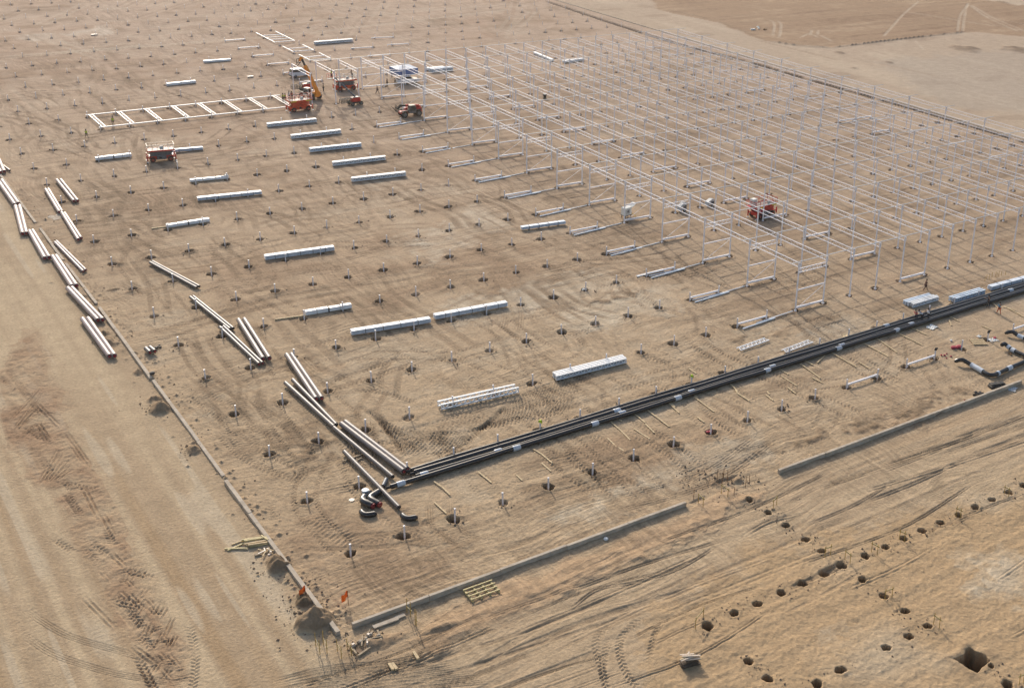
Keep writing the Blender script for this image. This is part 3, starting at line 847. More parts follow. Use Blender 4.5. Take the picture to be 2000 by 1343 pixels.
# ------------------------------------------------------------------ foundation stubs
def stub_mb(mb, p, s=1.0, w=.12):
    mb.bar(p + Vector((0, 0, -.75)), p + Vector((0, 0, 1.16 * s)), w, w)
    mb.box(p + Vector((0, 0, 1.15 * s)), (.17, .17, .03))
    mb.box(p + Vector((0, 0, -.66)), (.34, .34, .2))
sm = MB(); stub_mb(sm, Vector((0, 0, 0))); sme = sm.mesh('foundation_post', M['stub'])
near = sorted(STUBS, key=lambda c: cam_dist(P(*c)))
GREENTOP = {(5, 1), (9, 1)}
R4 = random.Random(9)
far_mb = MB()
for n, (i, j) in enumerate(near):
    if n < 296:
        o = bpy.data.objects.new('foundation_post', sme); COL.objects.link(o)
        o.location = P(i, j) + Vector((R4.uniform(-.04, .04), R4.uniform(-.04, .04), R4.uniform(-.08, .05)))
        o.rotation_euler = (R4.gauss(0, .012), R4.gauss(0, .012), R4.uniform(-.05, .05))
        if (i, j) in GREENTOP:
            tag(o, 'white post behind the black pipelines with a lime rag on top, ' + ('left of two' if i == 5 else 'right of two'), 'foundation post', 'foundation posts standing in dug holes')
            rg = MB(); rg.box((0, 0, 1.27), (.34, .3, .22), .4, .6); rg.box((.12, -.1, 1.12), (.12, .05, .25), .2)
            rg.build('rag', M['hivis'], o)
        elif (i, j) == (8, 0):
            tag(o, 'short white steel post standing in a hole lined with dark red plastic sacks', 'foundation post', 'foundation posts standing in dug holes')
        elif (i, j) in ((17, 0), (15, 0)):
            tag(o, 'white post with a black boot on top, ' + ('at a low white beam' if i == 15 else 'beside a pallet'), 'foundation post', 'foundation posts standing in dug holes')
            rg = MB(); rg.box((0, 0, 1.25), (.3, .26, .3), .3, .7); rg.box((.05, -.12, 1.38), (.22, .2, .16), .3, .7); rg.build('boot_cover', M['blackdull'], o)
        else:
            tag(o, 'short white steel post standing upright in its own dark round hole in the sand', 'foundation post', 'foundation posts standing in dug holes')
    else:
        stub_mb(far_mb, P(i, j), .9, .085)
fo = far_mb.build('distant_foundation_posts', M['stub'])
tag(fo, 'many tiny white foundation posts in rows across the distant site', 'foundation posts', None, 'stuff')

# ------------------------------------------------------------------ low beams between stubs and loose bars beside them
gb = MB(); gb.bar((.1, 0, .36), (4.9, 0, .36), .17, .19)
gb.box((.12, 0, .2), (.08, .2, .4)); gb.box((4.88, 0, .2), (.08, .2, .4))
gbm = gb.mesh('ground_beam', M['frame'])
def ground_beam(p, q, label, group='low white beams between foundation posts'):
    o = bpy.data.objects.new('ground_beam', gbm); COL.objects.link(o)
    p, q = Vector(p), Vector(q); d = q - p
    o.location = p; o.rotation_euler = (0, 0, math.atan2(d.y, d.x)); o.scale = (d.length / 5, 1, 1)
    return tag(o, label, 'ground beam', group)
for j in range(2, 14):
    ground_beam(P(12, j), P(13, j), 'low white steel beam between two posts, loose bars lying beside it, left of the greenhouse frame')
for j in range(17, 23):
    ground_beam(P(12, j), P(13, j), 'low white steel beam between two posts in the far field, left of the fallen ladder frames')
for a, b in (((755.7, 90.5), (798.7, 88)), ((725, 77), (769.6, 75)), ((684.8, 97.5), (729, 95)), ((717.7, 112), (763, 109))):
    ground_beam(G(*a), G(*b), 'low white steel beam between two posts in the far field, near the distant bundle of trusses')
ground_beam(P(12, 0), P(13, 0), 'low white beam between posts in the front row, leftmost of the three')
ground_beam(P(14, 0), P(15, 0), 'low white beam in the front row ending at the post with a black boot on top')
ground_beam(P(18, 0), P(19, 0), 'low white beam cut by the right edge of the photo beside curved black pipes')
def loose_bar(p, q, w=.15, h=.12, z=.09, m_='galv', name='steel_bar', label='pale steel bar lying loose on the sand beside a low beam', group='loose steel bars beside the low beams', cat='steel bar'):
    p, q = Vector(p), Vector(q); c = (p + q) / 2; d = (q - p) / 2
    mb = MB(); mb.bar(-d, d, w, h)
    o = mb.build(name, M[m_], loc=(c.x, c.y, z))
    return tag(o, label, cat, group)
for j in range(2, 14):
    loose_bar(P(12.02, j - .105), P(13.22 + R4.uniform(-.05, .1), j - .06), .13, .11, m_='bluewhite')
    loose_bar(P(12.55, j - .055), P(13.9, j - .008), .12, .10, m_='white')
    if j in (3, 4, 5, 6, 8, 9):
        loose_bar(P(12.05, j - .03), P(13.1, j - .045), .11, .10, z=.1, m_='bluewhite')
    if j == 4:
        for k in range(3):
            loose_bar(P(11.75, j + .03 + .015 * k), P(12.7, j + .05 + .014 * k), .1, .1, m_='white')

# ------------------------------------------------------------------ ladder frames lying on the ground
lad = thing('wall_frame_ladder', 'long white ladder shaped truss frame lying on the ground beside the machines', 'steel frame', P(3, 15))
OL = P(3, 15)
for j in (15, 16):
    mb = MB(); mb.bar(P(2.95, j, .5) - OL, P(10.4, j, .5) - OL, .17, .15); mb.build('side_rail', M['white'], lad)
for i in range(3, 11):
    mb = MB(); a, b = P(i + .05, 15.01, .6) - OL, P(i + .05, 15.99, .6) - OL
    sd_ = Vector((.64, 0, 0))
    mb.bar(a, b, .09, .07); mb.bar(a + sd_, b + sd_, .09, .07)
    for k in range(9):
        p, q = a.lerp(b, k / 9), a.lerp(b, (k + 1) / 9); m_ = p.lerp(q, .5)
        mb.bar(p, m_ + sd_, .035, .035); mb.bar(m_ + sd_, q, .035, .035)
    mb.build('rung_truss', M['white'], lad)
for n, (jj, lab) in enumerate(((18.98, 'nearest the raised amber boom'), (20.05, 'middle one of the three'), (21.3, 'farthest from the machines'))):
    t = thing('portal_frame', 'white portal frame lying flat on the far field, ' + lab, 'steel frame', P(14, jj), 0, 'portal frames laid out behind the machines')
    ln = .72 if n < 2 else 1.35
    for x in (0, 5.0):
        MB().bar((x, 0, .4), (x, ln * 10, .4), .17, .16).build('side_post', M['white'], t)
    for k, yy in enumerate((.02, .38) if n < 2 else (.02, .35, .62, .9)):
        MB().bar((.1, yy * 10, .42), (4.9, yy * 10, .42), .15, .15).build('cross_bar', M['frame' if k % 2 else 'white'], t)

# ------------------------------------------------------------------ concrete beams
def kerb(name, a, b, w, h, label, sag=()):
    a, b = Vector(a), Vector(b); d = b - a; n = max(1, int(d.length / 6.0))
    t = thing(name, label, 'concrete beam', a, math.atan2(d.y, d.x))
    for k in range(n):
        l0, l1 = d.length * k / n + .015, d.length * (k + 1) / n - .015
        dz = R4.uniform(-.02, .02); dy = R4.uniform(-.025, .025)
        mb = MB(); mb.box(((l0 + l1) / 2, dy, h / 2 + dz - .1), (l1 - l0, w, h + .2))
        mb.build('beam_segment', M['concrete'], t, bevel=.02)
    return t
kerb('concrete_beam', P(-1.03, -.97) + Vector((.05, 0, 0)), P(-1.03, 1.72), .36, .38, 'long grey concrete beam along the haul road, nearest stretch with the orange flag')
kerb('concrete_beam', P(-1.0, 1.82), P(-1.0, 4.2), .34, .30, 'grey concrete beam along the haul road between three brown soil heaps')
kerb('concrete_beam', P(-1.01, 4.25), P(-1.0, 6.55), .36, .34, 'grey concrete beam along the haul road beside the nearest pair of pink pipes')
kerb('concrete_beam', P(-1.0, 6.7), P(-1.02, 8.3), .34, .26, 'grey concrete beam along the haul road with crumbled soil over its middle')
kerb('concrete_beam', P(-1.02, 8.45), P(-1.02, 9.9), .34, .26, 'short grey concrete beam along the haul road between pink pipe pairs, half buried')
kerb('concrete_beam', P(-1.02, 10.2), P(-1.03, 13.4), .34, .24, 'farthest grey concrete beam along the haul road, at the left edge of the photo')
kerb('concrete_beam', G(690, 1229) + Vector((0, .2, 0)), G(1341, 989) + Vector((0, .14, 0)), .30, .48, 'long pale concrete beam across the foreground, with a yellow timber grid beside it')
kerb('concrete_beam', G(1523, 927) + Vector((0, .2, 0)), G(1996, 750) + Vector((0, .14, 0)), .30, .50, 'long pale concrete beam at the right with a small red flag standing by it')
kerb('concrete_beam', P(34.2, 3), P(34.2, 15.5), .25, .15, 'low concrete beam along the far side of the greenhouse frame')
kerb('concrete_beam', P(34.2, 15.6), P(34.2, 29), .25, .15, 'low concrete beam running beyond the frame to the top edge of the photo')
a, b = G(729, 1227), G(791, 1204)
mb = MB(); d = (b - a)
mb.bar(Vector((0, 0, 0)), d * .78, .42, .12); mb.bar(d * .7 + Vector((.05, .12, .0)), d * 1.02 + Vector((.0, .15, 0)), .40, .10)
tag(mb.build('concrete_slab', M['concrete'], loc=(a.x, a.y, .12)), 'thin broken concrete slab lying in the shade of the long foreground beam', 'concrete slab')

# ------------------------------------------------------------------ bundles of profiles and trusses
def bundle_base(name, A, B, label, cat, group):
    A, B = Vector(A), Vector(B); d = B - A
    return thing(name, label, cat, A, math.atan2(d.y, d.x), group), d.length
def bundle_ribbed(A, B, w, h, label, m_='profile', rows=5, ns=4, base=.14):
    """stack of C profiles, layers showing as ribs"""
    t, ln = bundle_base('profile_bundle', A, B, label, 'bundle', 'banded bundles of steel profiles')
    prof, gaps = MB(), MB()
    lh = (h - base) / rows
    for r in range(rows):
        prof.box((ln / 2 + R4.uniform(-.04, .04), w / 2, base + lh * (r + .5)), (ln, w, lh * .66))
        if r < rows - 1:
            gaps.box((ln / 2, w / 2, base + lh * (r + 1)), (ln - .1, w - .12, lh * .3))
    prof.build('profiles', M[m_], t, bevel=.015); gaps.build('gap_fill', M['gap'], t)  # near-black fill between the profile layers
    for k in range(ns):
        x = ln * (k + .75) / (ns + .5)
        s = MB()
        s.box((x, w / 2, h + .012), (.05, w + .04, .016)); s.box((x, -.012, (h + base) / 2), (.05, .016, h - base + .02)); s.box((x, w + .012, (h + base) / 2), (.05, .016, h - base + .02))
        s.build('strap', M['strap'], t)
        MB().box((x, w / 2, base / 2), (.12, w + .1, base)).build('dunnage', M['wood2'], t)
    return t
def bundle_white(A, B, w, h, label, lump=0, seams=4):
    """smooth wrapped bundle in a few lengths"""
    t, ln = bundle_base('wrapped_bundle', A, B, label, 'bundle', 'white wrapped bundles')
    for k in range(seams):
        x0, x1 = ln * k / seams + .03, ln * (k + 1) / seams - .02
        mb = MB(); mb.box(((x0 + x1) / 2, w / 2 + R4.uniform(-.03, .03), h / 2 + .06), (x1 - x0, w, h - .1 + R4.uniform(-.05, .03)), top=.98, topy=.92)
        mb.build('wrapped_section', M['white'], t, bevel=.04)
    for k in range(1, seams):
        if k % 2 == 0 and seams > 3: 
            s = MB(); s.box((ln * k / seams, w / 2, h / 2 + .05), (.16, w + .05, h)); s.build('strap', M['strap'], t)
    if lump:
        mb = MB(); mb.box((ln - .3, w / 2, h + .1), (.8, w * .9, .35), .1, .5); mb.box((ln - .9, w * .4, h + .02), (.7, w * .6, .2), -.1, .6)
        mb.build('loose_wrap', M['plastic'], t, bevel=.05)
    MB().box((ln / 2, w / 2, .04), (ln * .9, w * .8, .1)).build('dunnage', M['wood2'], t)
    return t
def bundle_truss(A, B, w, h, label, n=9, layers=2, m_='white', dense=False):
    """trusses laid side by side, lattice showing on the near face"""
    t, ln = bundle_base('truss_bundle', A, B, label, 'truss bundle', 'bundles of white trusses')
    ys = [w * k / (layers - 1) for k in range(layers)] if layers > 1 else [0]
    for k, y in enumerate(ys):
        mb = MB(); dx = R4.uniform(-.15, .15) if k else 0
        lattice(mb, (dx, y, h), (ln + dx, y, h), h - .15, n, c=.22, w=.11)
        mb.bar((dx + .05, y, .15), (dx + .05, y, h), .1); mb.bar((ln + dx - .05, y, .15), (ln + dx - .05, y, h), .1)
        mb.build('truss', M[m_], t)
    if dense:
        MB().box((ln / 2, w / 2, h / 2 + .04), (ln * .97, w * .8, h * .55)).build('shaded_inner_bars', M['inner_shade'], t)  # solid core, its darker colour stands in for shade behind the lattice
    for x in (.2, .5, .8):
        MB().box((ln * x, w / 2, .05), (.12, w + .3, .12)).build('dunnage', M['wood2'], t)
    return t
YB = Vector((0, .0, 0))
bundle_white(G(187, 315), G(258, 307), 0.77, 0.61, 'white wrapped bundle with black straps left of the grey and red scissor lift')
bundle_ribbed(G(330, 300), G(397, 294), 0.72, 0.65, 'pale grey banded profile bundle sticking out behind the grey and red scissor lift', 'bluewhite', 4, 2)
bundle_white(G(371, 357), G(447, 350), 0.68, 0.49, 'white wrapped bundle with a crumpled lump at its right end', 1, 3)
bundle_ribbed(G(387, 394), G(512, 381), 0.81, 0.65, 'long banded profile bundle just below the lumpy white bundle on the left', 'profile', 5, 5)
bundle_white(G(326, 447), G(411, 434), 0.72, 0.57, 'white wrapped bundle with a thin plank end poking out to its left', 0, 4)
bundle_ribbed(G(519, 510), G(654, 491), 0.81, 0.76, 'long banded profile bundle alone in the middle left of the site', 'profile', 5, 5)
bundle_white(G(597, 618), G(688, 603), 0.72, 0.61, 'creamy white wrapped bundle with a long thin timber lying from its left end', 0, 4)
bundle_ribbed(G(688, 657), G(842, 632), 0.81, 0.72, 'long banded profile bundle, left one of two laid end to end', 'profile', 5, 4)
bundle_ribbed(G(851, 626), G(992, 600), 0.81, 0.72, 'long banded profile bundle, right one of two laid end to end', 'profile', 5, 5)
bundle_ribbed(G(1020, 451), G(1105, 439), 0.72, 0.62, 'banded profile bundle close to the loose bars left of the greenhouse frame', 'bluewhite', 4, 4)
bundle_white(G(398, 124), G(452, 120), 0.81, 0.57, 'small white bundle in the far field, nearer the top of the two', 0, 2)
bundle_white(G(326, 169), G(384, 163), 0.81, 0.57, 'small white bundle in the far field above the long ladder frame', 0, 2)
bundle_truss(G(862, 801), G(1013, 767), 0.85, .68, 'single open lattice box truss nearest the black pipelines', 9, 2, 'white')
bundle_truss(G(1086, 744), G(1223, 709), 1.0, .62, 'thick white bundle of trusses tied together right of the open box truss', 12, 4, 'white', True)
for (a, b, lab, m_) in (((523, 249), (619, 239), 'nearest the fork lifts, first of the five', 'white'), ((569, 272), (666, 261), 'second of the five below the fork lifts', 'white'),
                        ((606, 298), (706, 287), 'bluish, third of the five below the fork lifts', 'bluewhite'), ((650, 325), (753, 313), 'bright, fourth of the five below the fork lifts', 'white'), ((688, 356), (793, 344), 'bright, last of the five below the fork lifts', 'white')):
    bundle_truss(G(*a), G(*b), .6, .68, 'neat stack of white trusses, ' + lab, 12, 3, m_, True)
bundle_truss(G(615, 88), G(690, 82), .8, .7, 'far white truss bundle behind the machines with a single bar beyond it', 12, 3, 'white', True)
bundle_truss(G(1772, 598), G(1822, 584), .8, .55, 'bluish white truss bundle behind the pipelines, left half of a close pair', 8, 3, 'bluewhite', True)
bundle_truss(G(1782, 602), G(1832, 587), .75, .6, 'white truss bundle behind the pipelines, right half of a close pair', 8, 3, 'white', True)
bundle_truss(G(1863, 592), G(1923, 574), .85, .65, 'white truss bundle half hidden behind the black pipelines near the right edge', 8, 3, 'bluewhite', True)
bundle_ribbed(G(1936, 569), G(2012, 549), .8, .72, 'grey banded profile bundle cut by the right edge of the photo', 'profile', 5, 3)
bundle_white(G(1041, 106), G(1077, 121), 0.81, 0.61, 'bright white bundle under the far part of the frame, lying away from the camera', 0, 2)
bundle_white(G(1101, 124), G(1142, 119), 0.81, 0.61, 'bright white bundle under the far part of the frame, lying crosswise', 0, 3)
bundle_white(G(832, 139), G(868, 135), 0.90, 0.61, 'white bundle under the frame beyond the blue canopy, rear of two', 0, 2)
bundle_truss(G(843, 143), G(885, 139), 1.2, .9, 'bluish truss bundle under the frame beyond the blue canopy, front of two', 8, 3, 'bluewhite', True)
for (a, b, lab) in (((1447, 686), (1502, 666), 'short flat lattice truss lying alone behind the pipelines'), ((1535, 690), (1588, 670), 'short flat lattice truss half tucked behind the pipelines')):
    A, B = G(*a), G(*b); d = B - A
    t = MB(); w_ = .75
    n_ = Vector((-d.y, d.x, 0)).normalized() * w_
    t.bar((0, 0, 0), d, .12); t.bar(n_, n_ + d, .12)
    for k in range(7):
        p, q = d * (k / 7), d * ((k + 1) / 7); m_ = (p + q) / 2
        t.bar(p, m_ + n_, .08); t.bar(m_ + n_, q, .08)
    tag(t.build('lattice_truss', M['white'], loc=(A.x, A.y, .15)), lab, 'truss', 'short lattice trusses on the sand')

# ------------------------------------------------------------------ insulated pipes lying on the sand
def make_pipe(r, ln, m_):
    t = MB(); t.tube([(-ln / 2, 0, 0), (ln / 2, 0, 0)], r, 18)
    body = t.mesh('insulated_pipe', M[m_], True)
    e = MB()
    for s in (-1, 1):
        e.tube([(s * (ln / 2 - .02), 0, 0), (s * (ln / 2 + .10), 0, 0)], r * .62, 14)
    end = e.mesh('steel_end', M['dark'], True)
    c = MB(); c.tube([(ln / 2 + .02, 0, 0), (ln / 2 + .12, 0, 0), (ln / 2 + .17, 0, 0)], [r * .58, r * .58, r * .35], 14)
    cap = c.mesh('end_cap', M['cap'], True)
    return body, end, cap
PIPES = {}
def pipe(A, B, r, m_, label, group, cap=True, z=None):
    A, B = Vector(A), Vector(B); d = B - A
    key = (r, m_, round(d.length, 0))
    if key not in PIPES:
        PIPES[key] = make_pipe(r, round(d.length, 0) + .15 if d.length > 5 else d.length, m_)
    body, end, capm = PIPES[key]
    o = bpy.data.objects.new('insulated_pipe', body); COL.objects.link(o)
    c = (A + B) / 2
    o.location = (c.x, c.y, (r + .10) if z is None else z); o.rotation_euler = (0, 0, math.atan2(d.y, d.x))
    tag(o, label, 'pipe', group)
    e = bpy.data.objects.new('steel_end', end); COL.objects.link(e); e.parent = o
    if cap:
        k = bpy.data.objects.new('end_cap', capm); COL.objects.link(k); k.parent = o
    return o
GP1, GP2 = 'pink brown pipes along the haul road', 'grey brown pipes strung across the site'
def pair(a1, b1, a2, b2, r, m_, what, where, group, cap=True):
    # measured on the top line of each pipe
    z = r * 2 * .8
    l1, l2 = G(*a1, z), G(*b1, z)
    r1, r2 = G(*a2, z), G(*b2, z)
    for (p, q, side) in ((l1, l2, 'left'), (r1, r2, 'right')):
        pipe((p.x, p.y, 0), (q.x, q.y, 0), r, m_, '%s, %s of the pair %s' % (what, side, where), group, cap)
    for s in (.12, .88):                                    # timbers the pair rests on
        p = l1.lerp(l2, s); q = r1.lerp(r2, s); d = (q - p); e = d.normalized() * .35
        mb = MB(); c = (p + q) / 2; mb.bar(p - e - c, q + e - c, .12, .10)
        tag(mb.build('sleeper', M['wood2'], loc=(c.x, c.y, .05)), 'short dark timber under the pipe pair ' + where, 'timber sleeper', 'timber sleepers under the pipes')
PK = 'pinkish brown pipe'
pair((-22, 290), (1, 336), (-12, 288), (8, 334), .30, 'pipe', PK, 'cut by the left edge of the photo', GP1)
pair((-30, 302), (11, 333), (-24, 300), (18, 332), .17, 'pipe', 'thin pale pipe', 'above the beam at the left edge', GP1, False)
pair((-5, 351), (28, 398), (3, 351), (36, 397), .30, 'pipe', PK, 'touching the beam near the left edge', GP1)
pair((30.4, 403), (43.5, 454), (38.5, 402), (51.4, 453.5), .30, 'pipe', PK, 'lying most upright along the haul road', GP1)
pair((57, 450), (87.3, 503.5), (63.3, 449), (96.2, 502.5), .30, 'pipe', PK, 'fourth from the bottom along the haul road', GP1)
pair((102.5, 500), (140, 557.5), (109.4, 499), (148.9, 556.5), .30, 'pipe', PK, 'third from the bottom along the haul road', GP1)
pair((131.6, 561), (191.6, 625), (139.7, 560.5), (200.8, 624), .30, 'pipe', PK, 'second from the bottom along the haul road', GP1)
pair((160.8, 621.5), (213.9, 694.4), (172, 621), (223.3, 693), .30, 'pipe', PK, 'nearest the camera along the haul road', GP1)
pair((110.6, 350.6), (144.3, 392.4), (118.2, 350), (151.9, 392), .245, 'pipe', PK, 'farthest inside the site, upper left', GP1)
pair((88.6, 369), (116, 414), (94.2, 368.5), (121.5, 413.5), .245, 'pipe', PK, 'inside the site ending at a pale board', GP1)
pair((121, 415.5), (151.9, 466), (125.8, 415.2), (158.5, 465), .245, 'pipe', PK, 'inside the site starting at a pale board', GP1)
pair((107, 473), (162, 529.5), (111.5, 472), (166, 526), .19, 'pipe', 'slim brown pipe', 'crossing away from the half buried beam', GP1)
GB = 'slim grey brown pipe'
pair((292.5, 512), (384.3, 561.5), (297.5, 510.5), (389, 559), .19, 'pipe_grey', GB, 'lying alone near curved wheel tracks', GP2, False)
pair((372, 580), (449, 642), (378, 579), (455, 640.5), .20, 'pipe_grey', GB, 'above the next slim pair, beside a post', GP2, False)
pair((430, 639), (505, 709.5), (437, 637.5), (512, 708), .20, 'pipe_grey', GB, 'pointing at the red capped pair', GP2)
pair((465.8, 623), (514, 700), (477.2, 622), (526, 698.5), .285, 'pipe_mid', 'stout brown pipe', 'with red caps left of centre', GP2)
pair((559.5, 691), (617.7, 778.3), (569, 690), (628.6, 777), .285, 'pipe_mid', 'stout brown pipe', 'with red caps beside the soil tracks', GP2)
pair((557.7, 747), (651, 832), (572, 741), (656.5, 828.5), .23, 'pipe_grey', 'grey brown pipe', 'spread apart in a narrow V', GP2, False)
pair((666, 825.5), (788.6, 919), (675, 823), (794.5, 914), .285, 'pipe_mid', 'stout brown pipe', 'reaching the left end of the black pipelines', GP2)
p, q = G(652, 835, .3), G(767, 931, .3)
pipe((p.x, p.y, 0), (q.x, q.y, 0), .225, 'pipe_grey', 'single grey brown pipe left of the pair that reaches the black pipelines', GP2, False)
p, q = G(672, 881.5, .3), G(780, 991.5, .3)
pipe((p.x, p.y, 0), (q.x, q.y, 0), .225, 'pipe_grey', 'nearest single grey brown pipe ending beside the black pipe elbows', GP2, False)
p, q = G(284.8, 680, .35), G(292.6, 688, .35)
pipe((p.x, p.y, 0), (q.x, q.y, 0), .25, 'pipe_grey', 'short pipe stub with a red cap, left one of two beside the beam', 'short red capped pipe stubs')
p, q = G(292.8, 678, .35), G(302.2, 685.6, .35)
pipe((p.x, p.y, 0), (q.x, q.y, 0), .25, 'pipe_grey', 'short pipe stub with a red cap, right one of two beside the beam', 'short red capped pipe stubs')
for a, b in (((688, 903.5), (707, 895)), ((600, 902), (601, 902))):
    if a[0] < 650: continue
    loose_bar(G(*a), G(*b), .12, .1, .06, 'wood2', 'sleeper', 'dark timber bridging two grey pipes near the black elbows', None, 'timber sleeper')
a, b = G(669, 902), G(706, 889)
loose_bar(a, b, .14, .12, .07, 'wood2', 'sleeper', 'longer dark timber crossing under the nearest single grey pipe', None, 'timber sleeper')

# ------------------------------------------------------------------ the black pipelines
XR = 128.0
LINES = [(10.15, 9.48, .27, .33, 'rearmost black pipeline of the four running to the right edge', (), 'black pipeline'),
         (10.25, 8.90, .27, .33, 'second black pipeline from the rear of the four', (), 'black pipeline'),
         (10.1, 8.28, .22, .29, 'third black pipeline from the rear of the four', (), 'black pipeline'),
         (7.3, 7.85, .24, .31, 'front black pipeline, with the white sleeve on its tapered left end', (), 'black pipeline')]
SLEEVE = {0: [(1728.6, 633.4)], 1: [(1202, 798), (1975, 566)], 2: [(826.6, 921.5), (970.9, 877), (1212.7, 802.5), (1349.4, 762), (1505, 712), (1643, 672), (1779.7, 631)],
          3: [(782, 941), (1007.6, 870.9), (1160.8, 824), (1322.8, 774), (1497.5, 720), (1639, 678.5), (1753, 643.5)]}
for k, (x0, y, r, z, lab, _, cat) in enumerate(LINES):
    n = 26
    pts = [(x0 + (XR - x0) * t / n, y + .06 * math.sin(t * 1.3 + k) + .03 * math.sin(t * 2.9 + 2 * k), z + .012 * math.sin(t * 2.1 + k)) for t in range(n + 1)]
    if k == 2:                                              # a gap where the men are joining lengths
        pass
    mb = MB(); mb.tube(pts, r, 14)
    o = mb.build('black_pipeline', M['black'], smooth=True)
    tag(o, lab, cat, 'black pipelines along the front')
    e = MB(); e.tube([(x0 - .45, y, z), (x0 + .05, y, z)], r * .6, 12); e.build('steel_end', M['dark'], o, smooth=True)
    for (u, v) in SLEEVE[k]:
        g = G(u, v, z + r * .6)
        x = g.x
        yy = y
        s = MB(); s.tube([(x - .42, yy, z), (x - .36, yy, z), (x + .36, yy, z), (x + .42, yy, z)], [r * 1.06, r * 1.18, r * 1.18, r * 1.06], 14)
        s.build('joint_sleeve', M['sleeve'], o, smooth=True)
        s = MB()
        for dx in (-.25, .2): s.tube([(x + dx, yy, z), (x + dx + .05, yy, z)], r * 1.21, 14)
        s.build('sleeve_band', M['lgrey'], o, smooth=True)
for k in range(20):
    x = 12.5 + k * 6 + R4.uniform(-.6, .6)
    mb = MB(); mb.bar((-.0, -1.25, 0), (0, 1.15, 0), .12, .09)
    tag(mb.build('sleeper', M['wood2'], loc=(x, 8.9, .045)), 'timber sleeper tucked under the four black pipelines', 'timber sleeper', 'timber sleepers under the black pipelines')
# planks scattered in front of the pipelines (end points seen in the photograph)
PL = [(1041, 877, 1060, 889), (1057, 887, 1079, 905), (1058, 905, 1076, 921), (1188, 820, 1212, 841), (1212, 841, 1231, 860), (1238, 808, 1260, 826), (1260, 828, 1278, 846), (1262, 800, 1285, 817), (1285, 817, 1307, 834),
      (1186, 856, 1204, 873), (1202, 870, 1218, 881), (1238, 838, 1269, 858), (1306, 787, 1326, 807), (1308, 785, 1318, 796), (1356, 776, 1395, 805), (1350, 768, 1362, 777), (1426, 750, 1441, 765), (1441, 769, 1464, 784),
      (1436, 762, 1443, 771), (1496, 772, 1510, 783), (1361, 815, 1375, 825), (1526, 735, 1556, 754), (1520, 720, 1540, 732), (1563, 711, 1602, 739), (1538, 757, 1554, 769), (1586, 738, 1606, 748), (1596, 709, 1611, 695), (1572, 705, 1587, 713),
      (1625, 690, 1673, 717), (1678, 708, 1698, 720), (1687, 671, 1735, 697), (1712, 661, 1752, 689), (1755, 652, 1800, 674), (1778, 640, 1811, 655), (1816, 608, 1838, 625), (1853, 618, 1873, 628), (1854, 626, 1858, 636), (1917, 637, 1937, 645),
      (1939, 592, 1950, 603), (1958, 599, 1982, 606), (1968, 602, 2000, 620), (848, 941, 862, 951), (863, 951, 879, 967), (934, 922, 960, 943), (1008, 928, 1020, 939), (848, 981, 872, 1003), (826, 930, 834, 937), (1498, 765, 1503, 771), (1204, 818, 1215, 823)]
for n, (a, b_, c_, d_) in enumerate(PL):
    A, B = G(a, b_), G(c_, d_)
    mb = MB(); c = (A + B) / 2; mb.bar(A - c, B - c, .15, .05)
    tag(mb.build('plank', M['wood'], loc=(c.x, c.y, .07 + .004 * (n % 3))), 'thin pale timber plank lying on the sand in front of the black pipelines', 'plank', 'pale planks scattered before the black pipelines')
for (a, b_, c_, d_, lab) in ((1345, 708 + 12, 1360, 730, 'short pale plank on the sand just behind the black pipelines'),):
    A, B = G(a, b_), G(c_, d_); mb = MB(); c = (A + B) / 2; mb.bar(A - c, B - c, .15, .05)
    tag(mb.build('plank', M['wood'], loc=(c.x, c.y, .06)), lab, 'plank')
for (a, b_, c_, d_, lab) in ((808, 1274, 817, 1288, 'single pale timber length on the foreground sand, right of the pair'), (760, 1297, 768, 1309, 'left one of two pale timbers lying side by side in the foreground'),
                             (766, 1296, 775, 1308, 'right one of two pale timbers lying side by side in the foreground'), (537, 625, 597, 617, 'long thin timber running left from the creamy wrapped bundle'),
                             (296, 447.5, 328, 443.5, 'long thin timber running left from a white wrapped bundle'), (497, 1086, 511, 1083, 'short dark timber lying beside the pile by the long beam')):
    A, B = G(a, b_), G(c_, d_); mb = MB(); c = (A + B) / 2; mb.bar(A - c, B - c, .22, .16)
    tag(mb.build('timber', M['wood2' if 'dark' in lab else 'wood'], loc=(c.x, c.y, .09)), lab, 'timber')

